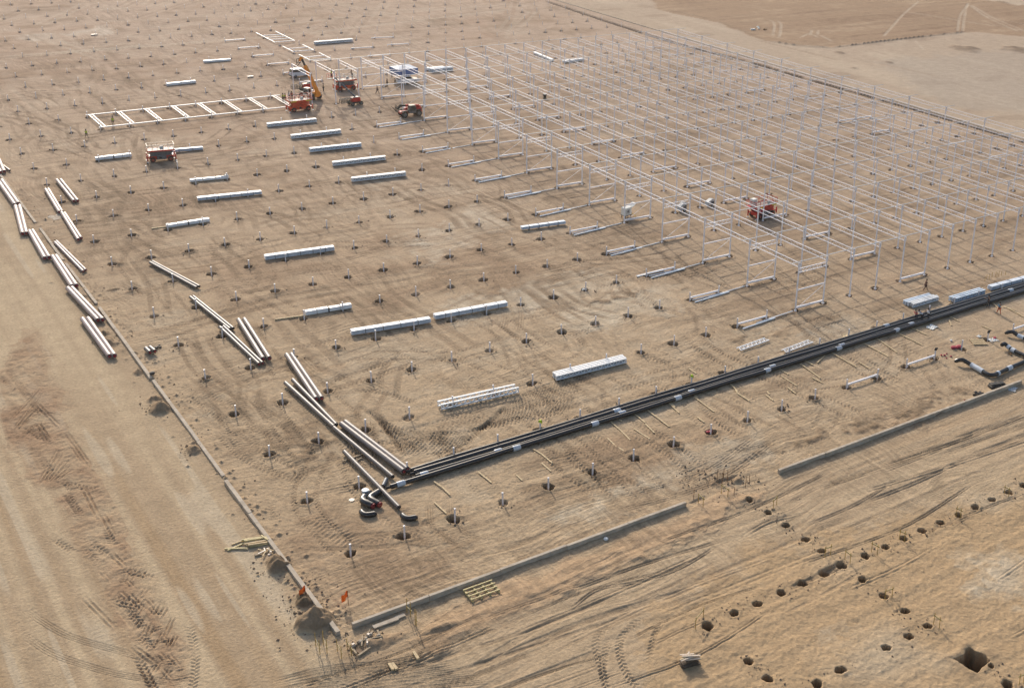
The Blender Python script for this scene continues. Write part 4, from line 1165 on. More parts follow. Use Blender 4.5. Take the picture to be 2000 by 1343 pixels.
# ------------------------------------------------------------------ black elbows and curved pipes
def bend(name, pts, r, label, cat='pipe elbow', group=None, caps='', m_='black', sleeves=()):
    """pts: (u, v, z) survey points on the centre line"""
    w = [G(u, v, z) for u, v, z in pts]
    q = [2 * w[0] - w[1]] + w + [2 * w[-1] - w[-2]]
    out = []
    for k in range(1, len(q) - 2):
        for m_2 in range(6):
            t = m_2 / 6
            out.append(.5 * ((2 * q[k]) + (-q[k - 1] + q[k + 1]) * t + (2 * q[k - 1] - 5 * q[k] + 4 * q[k + 1] - q[k + 2]) * t * t + (-q[k - 1] + 3 * q[k] - 3 * q[k + 1] + q[k + 2]) * t ** 3))
    out.append(w[-1])
    o0 = Vector((w[0].x, w[0].y, 0))
    mb = MB(); mb.tube([p - o0 for p in out], r, 14)
    o = mb.build(name, M[m_], loc=o0, smooth=True)
    tag(o, label, cat, group)
    for ch, (e, f) in zip('ab', ((out[0], out[1]), (out[-1], out[-2]))):
        d = (e - f).normalized()
        s = MB(); s.tube([e - d * .05 - o0, e + d * .16 - o0], r * .66, 12); s.build('steel_end', M['dark'], o, smooth=True)
        if ch in caps:
            s = MB(); s.tube([e + d * .02 - o0, e + d * .2 - o0], r * .85, 12); s.build('end_cap', M['cap'], o, smooth=True)
    tot = len(out) - 1
    for f0, f1 in sleeves:
        a, b = int(f0 * tot), max(int(f1 * tot), int(f0 * tot) + 1)
        s = MB(); s.tube([p - o0 for p in out[a:b + 1]], r * 1.22, 14); s.build('joint_sleeve', M['sleeve'], o, smooth=True)
    return o
GE = 'black pipe elbows by the grey pipes'
bend('pipe_elbow', [(722, 962, .30), (711, 971, .38), (709, 977, .40), (716, 982, .40), (727, 987, .34)], .33, 'large black pipe elbow with a red cap, left one of the leaning pair', group=GE, caps='b')
bend('pipe_elbow', [(740, 960, .30), (727, 968, .38), (723, 973, .40), (729, 978, .40), (740, 984, .34)], .33, 'large black pipe elbow with a red cap, right one of the leaning pair', group=GE, caps='b')
bend('pipe_elbow', [(706, 998.5, .24), (710, 1003, .24), (717, 1005, .24), (732, 1003, .24)], .27, 'small black pipe bend lying flat in front of the two large elbows', group=GE)
bend('pipe_elbow', [(786, 1005.5, .24), (791, 1010, .24), (799, 1012, .24), (812, 1010, .24)], .27, 'small black pipe bend lying alone at the end of the nearest grey pipe', group=GE)
bend('pipe_section', [(754.5, 935, .2), (751, 943, .2), (748, 949, .2)], .2, 'short greenish grey pipe piece between the grey pipes', 'pipe piece', m_='grey')
mb = MB(); mb.tube([(0, 0, 0), (0, 0, .75)], [.27, .31], 16); mb.tube([(0, 0, .74), (0, 0, .79)], .33, 16)
g = G(714, 970); o = mb.build('drum', M['bucket'], loc=g, smooth=True); tag(o, 'pale blue plastic drum standing behind the black pipe elbows', 'drum')
mb = MB(); mb.tube([(0, 0, 0), (0, 0, .05)], .27, 20); g = G(687, 976); o = mb.build('disc_lid', M['cream'], loc=g); tag(o, 'round pale lid lying flat on the sand left of the elbows', 'lid')
GC = 'curved black pipes with white sleeves'
bend('curved_pipe', [(1867, 705, .45), (1873, 703, .65), (1881, 703, .68), (1890, 708, .5), (1900, 714, .36), (1911, 720, .36), (1924, 728, .32), (1934, 732, .32), (1944, 731, .32), (1955, 726, .32), (1975, 717, .32), (2010, 702, .32)], .26,
     'long curved black pipe sweeping round to the right edge, nearest of three', 'curved pipe', GC, sleeves=((.34, .53), (.76, .80), (.88, .92)))
bend('curved_pipe', [(1957, 673, .7), (1962, 671, .7), (1968, 676, .5), (1976, 682, .36), (1988, 688, .36), (2012, 699, .36)], .25, 'curved black pipe with its open end raised, middle one at the right edge', 'curved pipe', GC, sleeves=((.42, .56), (.62, .74)))
bend('curved_pipe', [(1965, 650, .45), (1972, 648, .6), (1980, 649, .6), (1988, 655, .4), (2000, 660, .35), (2015, 668, .35)], .24, 'curved black pipe farthest back at the right edge beside a white beam', 'curved pipe', GC, sleeves=((.62, .8),))
bend('black_hose', [(1903, 771, .15), (1910, 770, .15), (1919, 768, .15)], .16, 'short black plastic roll beside the right hand concrete beam', 'plastic roll', m_='blackdull')
mb = MB(); A, B = G(1932, 758), G(1964, 754); d = B - A; mb.bar(Vector((0, 0, 0)), d, .9, .35); mb.bar(Vector((.2, .1, .2)), d * .9 + Vector((0, .1, .25)), .7, .25)
tag(mb.build('black_sheet', M['blackdull'], loc=(A.x, A.y, .18), bevel=.08), 'long folded black plastic sheet lying behind the right hand concrete beam', 'plastic sheet')

# ------------------------------------------------------------------ machines
def wheel(parent, c, r, w, rimm='rim', tread=True):
    t = MB(); n = 20
    prof = [(-w / 2, r * .55), (-w / 2, r * .93), (-w * .38, r), (w * .38, r), (w / 2, r * .93), (w / 2, r * .55)]
    base = 0
    vs, fs = [], []
    for k in range(n):
        a = 2 * math.pi * k / n
        rr = [q[1] * (1.0 if (k % 2 or not tread or q[1] < r * .95) else .94) for q in prof]
        vs += [(rr[m] * math.cos(a), prof[m][0], rr[m] * math.sin(a)) for m in range(6)]
    for k in range(n):
        for m in range(5):
            a = k * 6 + m; b = ((k + 1) % n) * 6 + m
            fs.append((a, b, b + 1, a + 1))
    t.add(vs, fs)
    o = t.build('wheel', M['tyre'], parent, loc=c, smooth=False)
    q = MB(); q.tube([(0, -w * .40, 0), (0, -w * .46, 0)], [r * .58, r * .30], 14); q.tube([(0, w * .40, 0), (0, w * .46, 0)], [r * .58, r * .30], 14); q.tube([(0, -w * .3, 0), (0, w * .3, 0)], r * .57, 14)
    q.build('rim', M[rimm], o)
    return o

def scissor_lift(pos, rz, label, main='jlg', rail='cream', ln=4.0, wd=1.9, zp=2.05, ext=0.0, yell=True, tilt=0):
    t = thing('scissor_lift', label, 'scissor lift', pos, rz, 'scissor lifts on the site')
    b = MB(); b.box((0, 0, .82), (ln * .9, wd * .62, .55)); b.box((0, 0, .50), (ln * .5, wd * .5, .22)); b.build('chassis', M[main], t, bevel=.04)
    for s in (-1, 1):
        p = MB(); p.box((0, s * wd * .40, .80), (ln * .34, .36, .62)); p.build('side_cabinet', M['grey' if main == 'red' else main], t, bevel=.05)
        p = MB(); p.box((-ln * .05, s * (wd * .40 + .19), .82), (ln * .10, .03, .34)); p.build('vent_panel', M['blackdull'], t)
    for sx in (-1, 1):
        for sy in (-1, 1):
            wheel(t, (sx * ln * .33, sy * wd * .40, .46), .46, .34, 'redrim')
            q = MB(); x, y = sx * ln * .52, sy * wd * .42
            q.bar((sx * ln * .42, y, .85), (x, y, .95), .14, .2); q.box((x, y, .85), (.16, .16, 1.0)); q.build('outrigger', M[main], t)
            q = MB(); q.tube([(x, y, .1), (x, y, .4)], .06, 8); q.box((x, y, .08), (.34, .34, .06)); q.build('jack_pad', M['lgrey'], t)
    st = MB(); z0, z1 = 1.12, zp - .08; n = 4
    for k in range(n):
        za, zb = z0 + (z1 - z0) * k / n, z0 + (z1 - z0) * (k + 1) / n
        for y in (-wd * .34, wd * .34):
            st.bar((-ln * .40, y, za), (ln * .40, y, zb), .07, .16); st.bar((-ln * .40, y + .08, zb), (ln * .40, y + .08, za), .07, .16)
    for x in (-.4, 0, .4):
        st.bar((ln * x, -wd * .36, (z0 + z1) / 2), (ln * x, wd * .36, (z0 + z1) / 2), .09)
    st.build('scissor_arms', M['grey' if not yell else main], t)
    pl = MB(); pl.box((0, 0, zp), (ln, wd, .14)); pl.build('platform', M['deck'], t)
    tb = MB()
    for y in (-1, 1): tb.box((0, y * wd / 2, zp + .03), (ln + .06, .05, .26))
    for x in (-1, 1): tb.box((x * ln / 2, 0, zp + .03), (.05, wd + .05, .26))
    tb.build('toe_board', M[main], t)
    if yell:
        for x in (-.34, .34):
            q = MB(); q.box((ln * x, -wd / 2 - .035, zp - .01), (ln * .26, .02, .2)); q.build('warning_strip', M['yellow'], t)
    if ext:
        q = MB(); q.box((-ln / 2 - ext / 2, 0, zp + .02), (ext, wd * .9, .1)); q.build('extension_deck', M[main], t)
    gr = MB(); x0, x1 = -ln / 2 - ext + .03, ln / 2 - .03
    for y in (-wd / 2 + .03, wd / 2 - .03):
        for z in (zp + 1.0, zp + .6): gr.bar((x0, y, z), (x1, y, z), .05)
        for k in range(6): gr.bar((x0 + (x1 - x0) * k / 5, y, zp), (x0 + (x1 - x0) * k / 5, y, zp + 1.0), .05)
    for x in (x0, x1):
        for z in (zp + 1.0, zp + .6): gr.bar((x, -wd / 2, z), (x, wd / 2, z), .06)
        gr.bar((x, 0, zp), (x, 0, zp + 1.0), .05)
    gr.build('guardrail', M[rail], t)
    q = MB(); q.box((ln * .02, -wd / 2 - .07, zp + .55), (.55, .16, .62)); q.box((ln * .02, -wd / 2 - .16, zp + .62), (.4, .03, .3)); q.build('control_box', M['lgrey'], t, bevel=.03)
    return t
def mid(a, b, back=0.0):
    A, B = G(*a), G(*b); d = B - A; n = Vector((-d.y, d.x, 0)).normalized()
    return (A + B) / 2 + n * back, math.atan2(d.y, d.x)
c, r = mid((302, 317.5), (331.6, 315), .75)
LIFT1 = scissor_lift(c, r, 'grey and red scissor lift with cream guardrails standing among the profile bundles', 'red', 'cream', 4.3, 1.95, 2.0, yell=False)
c, r = mid((572, 220), (605, 216), .8)
LIFT2 = scissor_lift(c, r, 'orange red scissor lift with yellow strips, parked in front of the amber boom', 'jlg', 'red', 4.5, 2.2, 2.2, yell=True)
c, r = mid((662, 178.5), (693, 175.5), .8)
LIFT3 = scissor_lift(c, r, 'orange red scissor lift with grey guardrails, behind the thin red boom lift', 'jlg', 'lgrey', 4.5, 2.2, 2.2, yell=False)
c, r = mid((1473, 432), (1520, 418), .95)
LIFT4 = scissor_lift(c, r, 'red scissor lift with a pale upright box on it, inside the greenhouse frame', 'red', 'red', 4.6, 2.2, 2.0, ext=.6, yell=True)
LIFT4P = c.copy(); LIFT4R = r
mb = MB(); mb.box((0, 0, .62), (1.05, .85, 1.2)); g = LIFT4P + Matrix.Rotation(LIFT4R, 3, 'Z') @ Vector((-2.2, .1, 0)); g.z = 2.15
o = mb.build('welding_cabinet', M['offwhite'], loc=g, rz=LIFT4R, bevel=.1); tag(o, 'pale rounded cabinet carried on the red scissor lift in the frame', 'cabinet')
q = MB(); q.box((0, -.44, .7), (.6, .03, .5)); q.build('door_panel', M['lgrey'], o)

def telehandler(pos, rz, label, paint, boompaint, ang, blen, ext, group='telehandlers beside the frame', cabcol='offwhite'):
    t = thing('telehandler', label, 'telehandler', pos, rz, group)
    b = MB(); b.box((0, 0, .95), (4.4, 1.0, .55)); b.box((-1.7, 0, 1.3), (1.2, 1.5, .9), top=.85); b.box((1.9, 0, .95), (.7, 1.4, .4)); b.build('chassis', M[paint], t, bevel=.05)
    for x in (-1.45, 1.55):
        for y in (-1, 1): wheel(t, (x, y * .92, .64), .64, .42, 'rim' if paint == 'red' else 'redrim')
    for x in (-1.45, 1.55):
        for y in (-1, 1):
            q = MB(); q.box((x, y * .92, 1.36), (1.25, .46, .07)); q.build('mudguard', M['blackdull'], t)
    e = MB(); e.box((.15, -.85, 1.15), (1.5, .55, .75)); e.box((.1, -.85, 1.58), (1.3, .5, .12), top=.8); e.build('engine_cover', M[cabcol if paint != 'red' else paint], t, bevel=.06)
    cb = MB(); cb.prism([(-.75, .85), (.75, .85), (.85, 1.45), (.55, 2.35), (-.6, 2.4), (-.8, 1.5)], .42, 1.28); cb.build('cab', M[cabcol], t, bevel=.05)
    q = MB(); q.box((-.02, .85, 2.40), (1.25, .9, .07)); q.build('cab_roof', M['cream'], t, bevel=.02)
    for y in (.41, 1.29):
        w = MB(); w.prism([(-.70, 1.15), (.76, 1.25), (.50, 2.25), (-.55, 2.28)], y - .012, y + .012); w.build('window', M['glass'], t)
    w = MB(); w.add([(.87, .5, 1.5), (.87, 1.2, 1.5), (.60, 1.15, 2.28), (.60, .55, 2.28)], [(0, 1, 2, 3)]); w.build('windscreen', M['glass'], t)
    w = MB(); w.add([(-.82, .5, 1.6), (-.82, 1.2, 1.6), (-.66, 1.15, 2.3), (-.66, .55, 2.3)], [(0, 1, 2, 3)]); w.build('rear_window', M['glass'], t)
    d = Vector((math.cos(ang), 0, math.sin(ang))); up = Vector((-math.sin(ang), 0, math.cos(ang)))
    piv = Vector((-1.9, 0, 1.95))
    q = MB(); q.box((-1.9, 0, 1.6), (.5, .8, .9)); q.build('boom_mount', M[paint], t)
    q = MB(); q.bar(piv, piv + d * blen, .42 if ang < .6 else .6, .5 if ang < .6 else .62); q.build('boom', M[boompaint], t, bevel=.03)
    tip = piv + d * (blen + ext)
    q = MB(); q.bar(piv + d * (blen - .3), tip, .28, .34); q.build('boom_extension', M['blackdull'], t)
    q = MB(); q.bar(piv + Vector((.9, 0, -.7)), piv + d * blen * .4, .14); q.build('lift_ram', M['lgrey'], t)
    hd = tip + d * .25
    q = MB(); q.bar(tip - d * .15, hd, .4, .5); q.bar(hd, hd + Vector((.55, 0, -.75)), .36, .34); q.build('boom_head', M[boompaint if ang > .6 else 'blackdull'], t)
    k = hd + Vector((.75, 0, -.8))
    q = MB(); q.bar(k + Vector((0, -.6, -.35)), k + Vector((0, .6, -.35)), .1, .12); q.bar(k + Vector((0, -.6, .45)), k + Vector((0, .6, .45)), .1, .12)
    for y in (-.55, 0, .55): q.bar(k + Vector((0, y, -.4)), k + Vector((0, y, .95 if ang < .6 else .5)), .09)
    q.build('fork_carriage', M['blackdull'], t)
    for y in (-.42, .42):
        q = MB()
        if ang < .6: q.bar(k + Vector((0, y, -.35)), k + Vector((.95, y, .75)), .13, .06)
        else: q.bar(k + Vector((0, y, -.38)), k + Vector((1.0, y, -1.3)), .13, .06)
        q.build('fork', M['blackdull'], t)
    for y in (-.3, .3):
        q = MB(); q.box((2.27, y, 1.05), (.05, .16, .12)); q.build('headlight', M['offwhite'], t)
    return t
c, r = mid((790, 230), (819, 226.5), .75)
TELE_RED = telehandler(c, r + math.pi, 'red telehandler with its dark forks tilted up, left of the greenhouse frame', 'red', 'red', .10, 2.9, .9, cabcol='grey')
# amber one: rear wheels nearest the camera, boom raised to the upper left
A = G(618, 195); hd_ = rad(112)
TB = A + Vector((math.cos(hd_), math.sin(hd_), 0)) * 1.6
boom_el = rad(58)
TELE_AMB = telehandler(TB, hd_, 'amber telehandler with a long steeply raised boom, white cab and dark forks', 'boom', 'boom', boom_el, 5.6, 1.6)

def boom_lift(pos, rz, label, bang, blen, bel, tray=math.pi, basket=True):
    t = thing('boom_lift', label, 'boom lift', pos, rz, 'small red boom lifts')
    b = MB(); b.box((0, 0, .55), (1.9, 1.0, .35)); b.build('chassis', M['blackdull'], t, bevel=.04)
    for x in (-.95, .95):
        for y in (-.85, .85): wheel(t, (x, y, .42), .42, .32, 'rim')
        q = MB(); q.bar((x, -.8, .45), (x, .8, .45), .16); q.build('axle', M['blackdull'], t)
    q = MB(); q.box((.1, 0, 1.15), (1.9, 1.15, .85), top=.92); q.build('turret', M['red'], t, bevel=.08)
    q = MB(); q.box((.1, 0, 1.62), (1.5, .8, .1)); q.build('turret_lid', M['cream'], t, bevel=.03)
    d = Vector((math.cos(bang) * math.cos(bel), math.sin(bang) * math.cos(bel), math.sin(bel)))
    p = Vector((.1, 0, 1.7))
    q = MB(); q.bar(p, p + d * blen * .62, .24, .28); q.build('lower_boom', M['grey'], t)
    q = MB(); q.bar(p + d * blen * .55, p + d * blen, .15, .18); q.build('upper_boom', M['grey'], t)
    # long tray frame behind the turret
    e = Vector((math.cos(tray), math.sin(tray), 0)); s = Vector((-e.y, e.x, 0)) * .38; o = Vector((0, 0, 1.5))
    q = MB(); a = o + e * .8; z2 = o + e * 3.2
    for zz in (0, -.8):
        for sg in (-1, 1): q.bar(a + s * sg + Vector((0, 0, zz)), z2 + s * sg + Vector((0, 0, zz)), .09)
    for k in range(5):
        c0 = a.lerp(z2, k / 4)
        for sg in (-1, 1): q.bar(c0 + s * sg, c0 + s * sg + Vector((0, 0, -.8)), .08)
        q.bar(c0 - s, c0 + s, .08)
    q.bar(a - s + Vector((0, 0, -.4)), z2 - s + Vector((0, 0, -.4)), .07); q.bar(a + s + Vector((0, 0, -.4)), z2 + s + Vector((0, 0, -.4)), .07)
    q.build('counter_frame', M['blackdull'], t)
    if basket:
        c0 = p + d * blen + Vector((d.x, d.y, 0)).normalized() * .55
        q = MB(); q.box(tuple(c0 + Vector((0, 0, -.35))), (1.7, .85, .08)); q.build('basket_floor', M['grey'], t)
        q = MB()
        for zz in (.15, .7):
            for sg in (-1, 1): q.bar(c0 + Vector((-.85, .42 * sg, zz)), c0 + Vector((.85, .42 * sg, zz)), .06); q.bar(c0 + Vector((.85 * sg, -.42, zz)), c0 + Vector((.85 * sg, .42, zz)), .06)
        for x in (-.85, 0, .85):
            for y in (-.42, .42): q.bar(c0 + Vector((x, y, -.35)), c0 + Vector((x, y, .7)), .05)
        q.build('basket_rail', M['jlg'], t)
        return t, c0
    return t, None
def boom_solve(base, u, v, ang_world, zoff=1.7):
    """distance and height where the ray of the survey pixel meets the vertical plane through base"""
    n = Vector((-math.sin(ang_world), math.cos(ang_world), 0))
    d = AF + AR * ((u - PPX) / FPX) - AU * ((v - PPY) / FPX)
    t = (base - CAM).dot(n) / d.dot(n)
    return CAM + d * t
c, r = mid((686, 208), (709, 205), .85)
wang = rad(135)
tip = boom_solve(c + Vector((0, 0, 1.7)), 652, 151, wang)
hv = tip - (c + Vector((0, 0, 1.7)))
BLIFT, bas = boom_lift(c, r, 'small red boom lift with its thin grey boom stretched up to a basket', math.atan2(hv.y, hv.x) - r, hv.length, math.asin(hv.z / hv.length))
BASKET = c + Matrix.Rotation(r, 3, 'Z') @ bas
c, r = mid((596, 183), (617, 181), .6)
BL2, _ = boom_lift(c + Vector((0, 1.5, 0)), r, 'small red boom lift hidden behind the amber boom, its dark grey frame showing', rad(-10), 2.6, .15, basket=False)

# white minivan, pickup, canopy
def car_wheels(t, ln, w, r=.33, fr=.30, rr=.30):
    for x in (-ln * rr, ln * fr):
        for y in (-1, 1): wheel(t, (x, y * (w / 2 - .1), r), r, .22, 'rim', False)
c, r = mid((572.5, 153), (607, 149.5), .95)
VAN = thing('minivan', 'white minivan parked in the shade behind the raised amber boom', 'minivan', c, 0.02)
b = MB(); b.prism([(-2.25, .32), (2.3, .32), (2.3, .85), (1.95, 1.02), (1.2, 1.12), (-2.2, 1.12), (-2.28, .7)], -.86, .86); b.build('body', M['car'], VAN, bevel=.06)
b = MB(); b.prism([(-2.2, 1.1), (1.25, 1.1), (.55, 1.82), (-1.95, 1.88)], -.80, .80); b.build('cabin', M['car'], VAN, bevel=.06)
for y in (-.812, .812):
    w = MB(); w.prism([(-1.95, 1.2), (.95, 1.2), (.5, 1.70), (-1.8, 1.74)], y - .01, y + .01); w.build('side_window', M['glass'], VAN)
w = MB(); w.add([(-2.22, -.7, 1.2), (-2.22, .7, 1.2), (-2.05, .65, 1.75), (-2.05, -.65, 1.75)], [(0, 1, 2, 3)]); w.build('rear_window', M['glass'], VAN)
w = MB(); w.add([(1.22, -.7, 1.15), (1.22, .7, 1.15), (.62, .65, 1.78), (.62, -.65, 1.78)], [(0, 1, 2, 3)]); w.build('windscreen', M['glass'], VAN)
for y in (-.62, .62):
    w = MB(); w.box((2.30, y, .78), (.04, .3, .16)); w.build('headlight', M['offwhite'], VAN)
    w = MB(); w.box((-2.29, y * 1.15, .95), (.04, .16, .3)); w.build('tail_light', M['red'], VAN)
w = MB(); w.box((2.3, 0, .45), (.08, 1.7, .2)); w.box((-2.28, 0, .45), (.08, 1.7, .2)); w.build('bumper', M['blackdull'], VAN)
car_wheels(VAN, 4.5, 1.72)
c, r = mid((781, 166), (817, 162.5), .95)
PK_ = thing('pickup_truck', 'pale silver pickup truck parked in front of the blue and white canopy', 'pickup truck', c, r)
b = MB(); b.prism([(-2.5, .42), (2.5, .42), (2.52, .82), (2.2, 1.0), (1.0, 1.08), (-2.5, 1.08)], -.88, .88); b.build('body', M['car'], PK_, bevel=.05)
b = MB(); b.prism([(-.95, 1.06), (1.15, 1.06), (.45, 1.70), (-.75, 1.72)], -.80, .80); b.build('cabin', M['car'], PK_, bevel=.05)
b = MB(); b.box((-1.72, 0, 1.095), (1.35, 1.5, .02)); b.build('load_bed', M['blackdull'], PK_)
for y in (-.81, .81):
    w = MB(); w.prism([(-.75, 1.14), (.9, 1.14), (.4, 1.6), (-.6, 1.62)], y - .01, y + .01); w.build('side_window', M['glass'], PK_)
w = MB(); w.add([(1.13, -.7, 1.1), (1.13, .7, 1.1), (.50, .65, 1.66), (.50, -.65, 1.66)], [(0, 1, 2, 3)]); w.build('windscreen', M['glass'], PK_)
for y in (-.65, .65):
    w = MB(); w.box((2.5, y, .8), (.05, .3, .14)); w.build('headlight', M['offwhite'], PK_)
car_wheels(PK_, 5.0, 1.76, .37, .31, .32)
HC = 3.1
q0, q1, q2 = G(765.5, 129.5, HC), G(778.5, 137, HC), G(815.4, 133, HC)
ax_ = (q2 - q1); lx = ax_.length; ca = math.atan2(ax_.y, ax_.x); ly = max(3.5, (q0 - q1).length)
CAN = thing('canopy', 'white topped canopy tent with a deep blue skirt beyond the red telehandler', 'canopy', (q1.x, q1.y, 0), ca)
b = MB(); b.add([(-.1, -.1, HC), (lx + .1, -.1, HC), (lx + .1, ly + .1, HC), (-.1, ly + .1, HC), (lx * .25, ly / 2, HC + .55), (lx * .75, ly / 2, HC + .55)], [(0, 1, 5, 4), (1, 2, 5), (2, 3, 4, 5), (3, 0, 4)]); b.build('roof_sheet', M['canvas'], CAN)
b = MB(); b.box((lx / 2, -.08, HC - .7), (lx + .16, .04, 1.4)); b.box((lx / 2, ly + .08, HC - .7), (lx + .16, .04, 1.4)); b.box((-.08, ly / 2, HC - .7), (.04, ly + .1, 1.4)); b.box((lx + .08, ly / 2, HC - .7), (.04, ly + .1, 1.4)); b.build('skirt', M['blue'], CAN)
for x in (0, lx):
    for y in (0, ly): MB().bar((x, y, 0), (x, y, HC), .08).build('tent_pole', M['lgrey'], CAN)
mb = MB(); mb.box((0, 0, .45), (1.6, .7, .9)); mb.box((.2, 0, 1.0), (.9, .6, .25)); g = CAN.matrix_world if False else Matrix.Translation(CAN.location) @ Matrix.Rotation(ca, 4, 'Z')
p_ = g @ Vector((lx * .45, ly * .4, 0)); o = mb.build('crate_stack', M['red'], loc=p_, rz=ca, bevel=.03); tag(o, 'dark red crates stacked in the shade beneath the blue canopy', 'crates')

# cabinets / generators under the frame
c, r = mid((1219, 428), (1234, 424.5), .45)
GEN = thing('generator_cabinet', 'cream generator cabinet with its lid propped open, under the near edge of the frame', 'generator', c, r + .12)
b = MB(); b.box((0, 0, 1.12), (1.5, 1.0, 1.25), top=.96); b.build('housing', M['offwhite'], GEN, bevel=.07)
b = MB(); b.box((-.15, -.51, 1.1), (.9, .03, .85)); b.build('front_panel', M['lgrey'], GEN); b = MB(); b.tube([(-.15, -.54, 1.15), (-.15, -.57, 1.15)], .2, 12); b.build('dial', M['grey'], GEN)
b = MB(); b.bar((.75, 0, 1.62), (1.75, 0, 2.12), 1.0, .06); b.build('open_lid', M['offwhite'], GEN)
b = MB(); b.box((.77, 0, 1.1), (.02, .8, .9)); b.build('engine_bay', M['blackdull'], GEN)
b = MB()
for x in (-.6, .6):
    for y in (-.4, .4): b.bar((x, y, 0), (x, y, .55), .08)
b.box((0, 0, .5), (1.5, 1.0, .1)); b.build('frame', M['blackdull'], GEN)
MB().bar((.5, -.3, 1.0), (1.5, -.6, .05), .07).build('tow_bar', M['yellow'], GEN)
for (a, b_, lab, h_) in (((1327, 417), (1344, 412.5), 'grey generator cabinet under the frame, nearer of two', 1.3), ((1381, 406), (1398, 402), 'small grey blue generator under the frame, farther of two', .95)):
    c, r = mid(a, b_, .5)
    t = thing('generator_cabinet', lab, 'generator', c, r)
    q = MB(); q.prism([(-.75, .3), (.75, .3), (.75, .3 + h_ * .9), (.2, .3 + h_), (-.7, .3 + h_ * .55)], -.4, .4); q.build('housing', M['lgrey'], t, bevel=.06)
    q = MB(); q.box((.3, -.41, .3 + h_ * .4), (.7, .03, h_ * .4)); q.build('vent_panel', M['grey'], t)
    for y in (-.5, .5): wheel(t, (.1, y * 1.1, .26), .26, .16, 'rim', False)
mb = MB(); mb.tube([(0, 0, .1), (0, 0, .2)], .42, 14); mb.tube([(0, 0, .2), (0, 0, .72)], .30, 12); mb.tube([(0, 0, .72), (0, 0, 1.0)], [.42, .44], 14)
o = mb.build('cable_reel', M['blackdull'], loc=G(1064, 193)); tag(o, 'black cable reel standing alone on the sand under the frame', 'cable reel')
q = MB(); q.tube([(0, 0, 1.0), (0, 0, 1.03)], .36, 14); q.build('reel_top', M['lgrey'], o)

# ------------------------------------------------------------------ people
def skin_mesh(name, verts, edges, radii, material, root=0, sub=1):
    me = bpy.data.meshes.new(name); me.from_pydata(verts, edges, [])
    o = bpy.data.objects.new(name, me); COL.objects.link(o)
    sk = o.modifiers.new('skin', 'SKIN')
    sk.use_smooth_shade = True
    for k, v in enumerate(me.skin_vertices[0].data):
        r = radii[k]
        v.radius = r if isinstance(r, tuple) else (r, r)
        v.use_root = (k == root)
    if sub:
        s = o.modifiers.new('sub', 'SUBSURF'); s.levels = sub; s.render_levels = sub
    dg = bpy.context.evaluated_depsgraph_get()
    new = bpy.data.meshes.new_from_object(o.evaluated_get(dg))
    new.name = name
    new.materials.clear(); new.materials.append(material)
    bpy.data.objects.remove(o); bpy.data.meshes.remove(me)
    return new

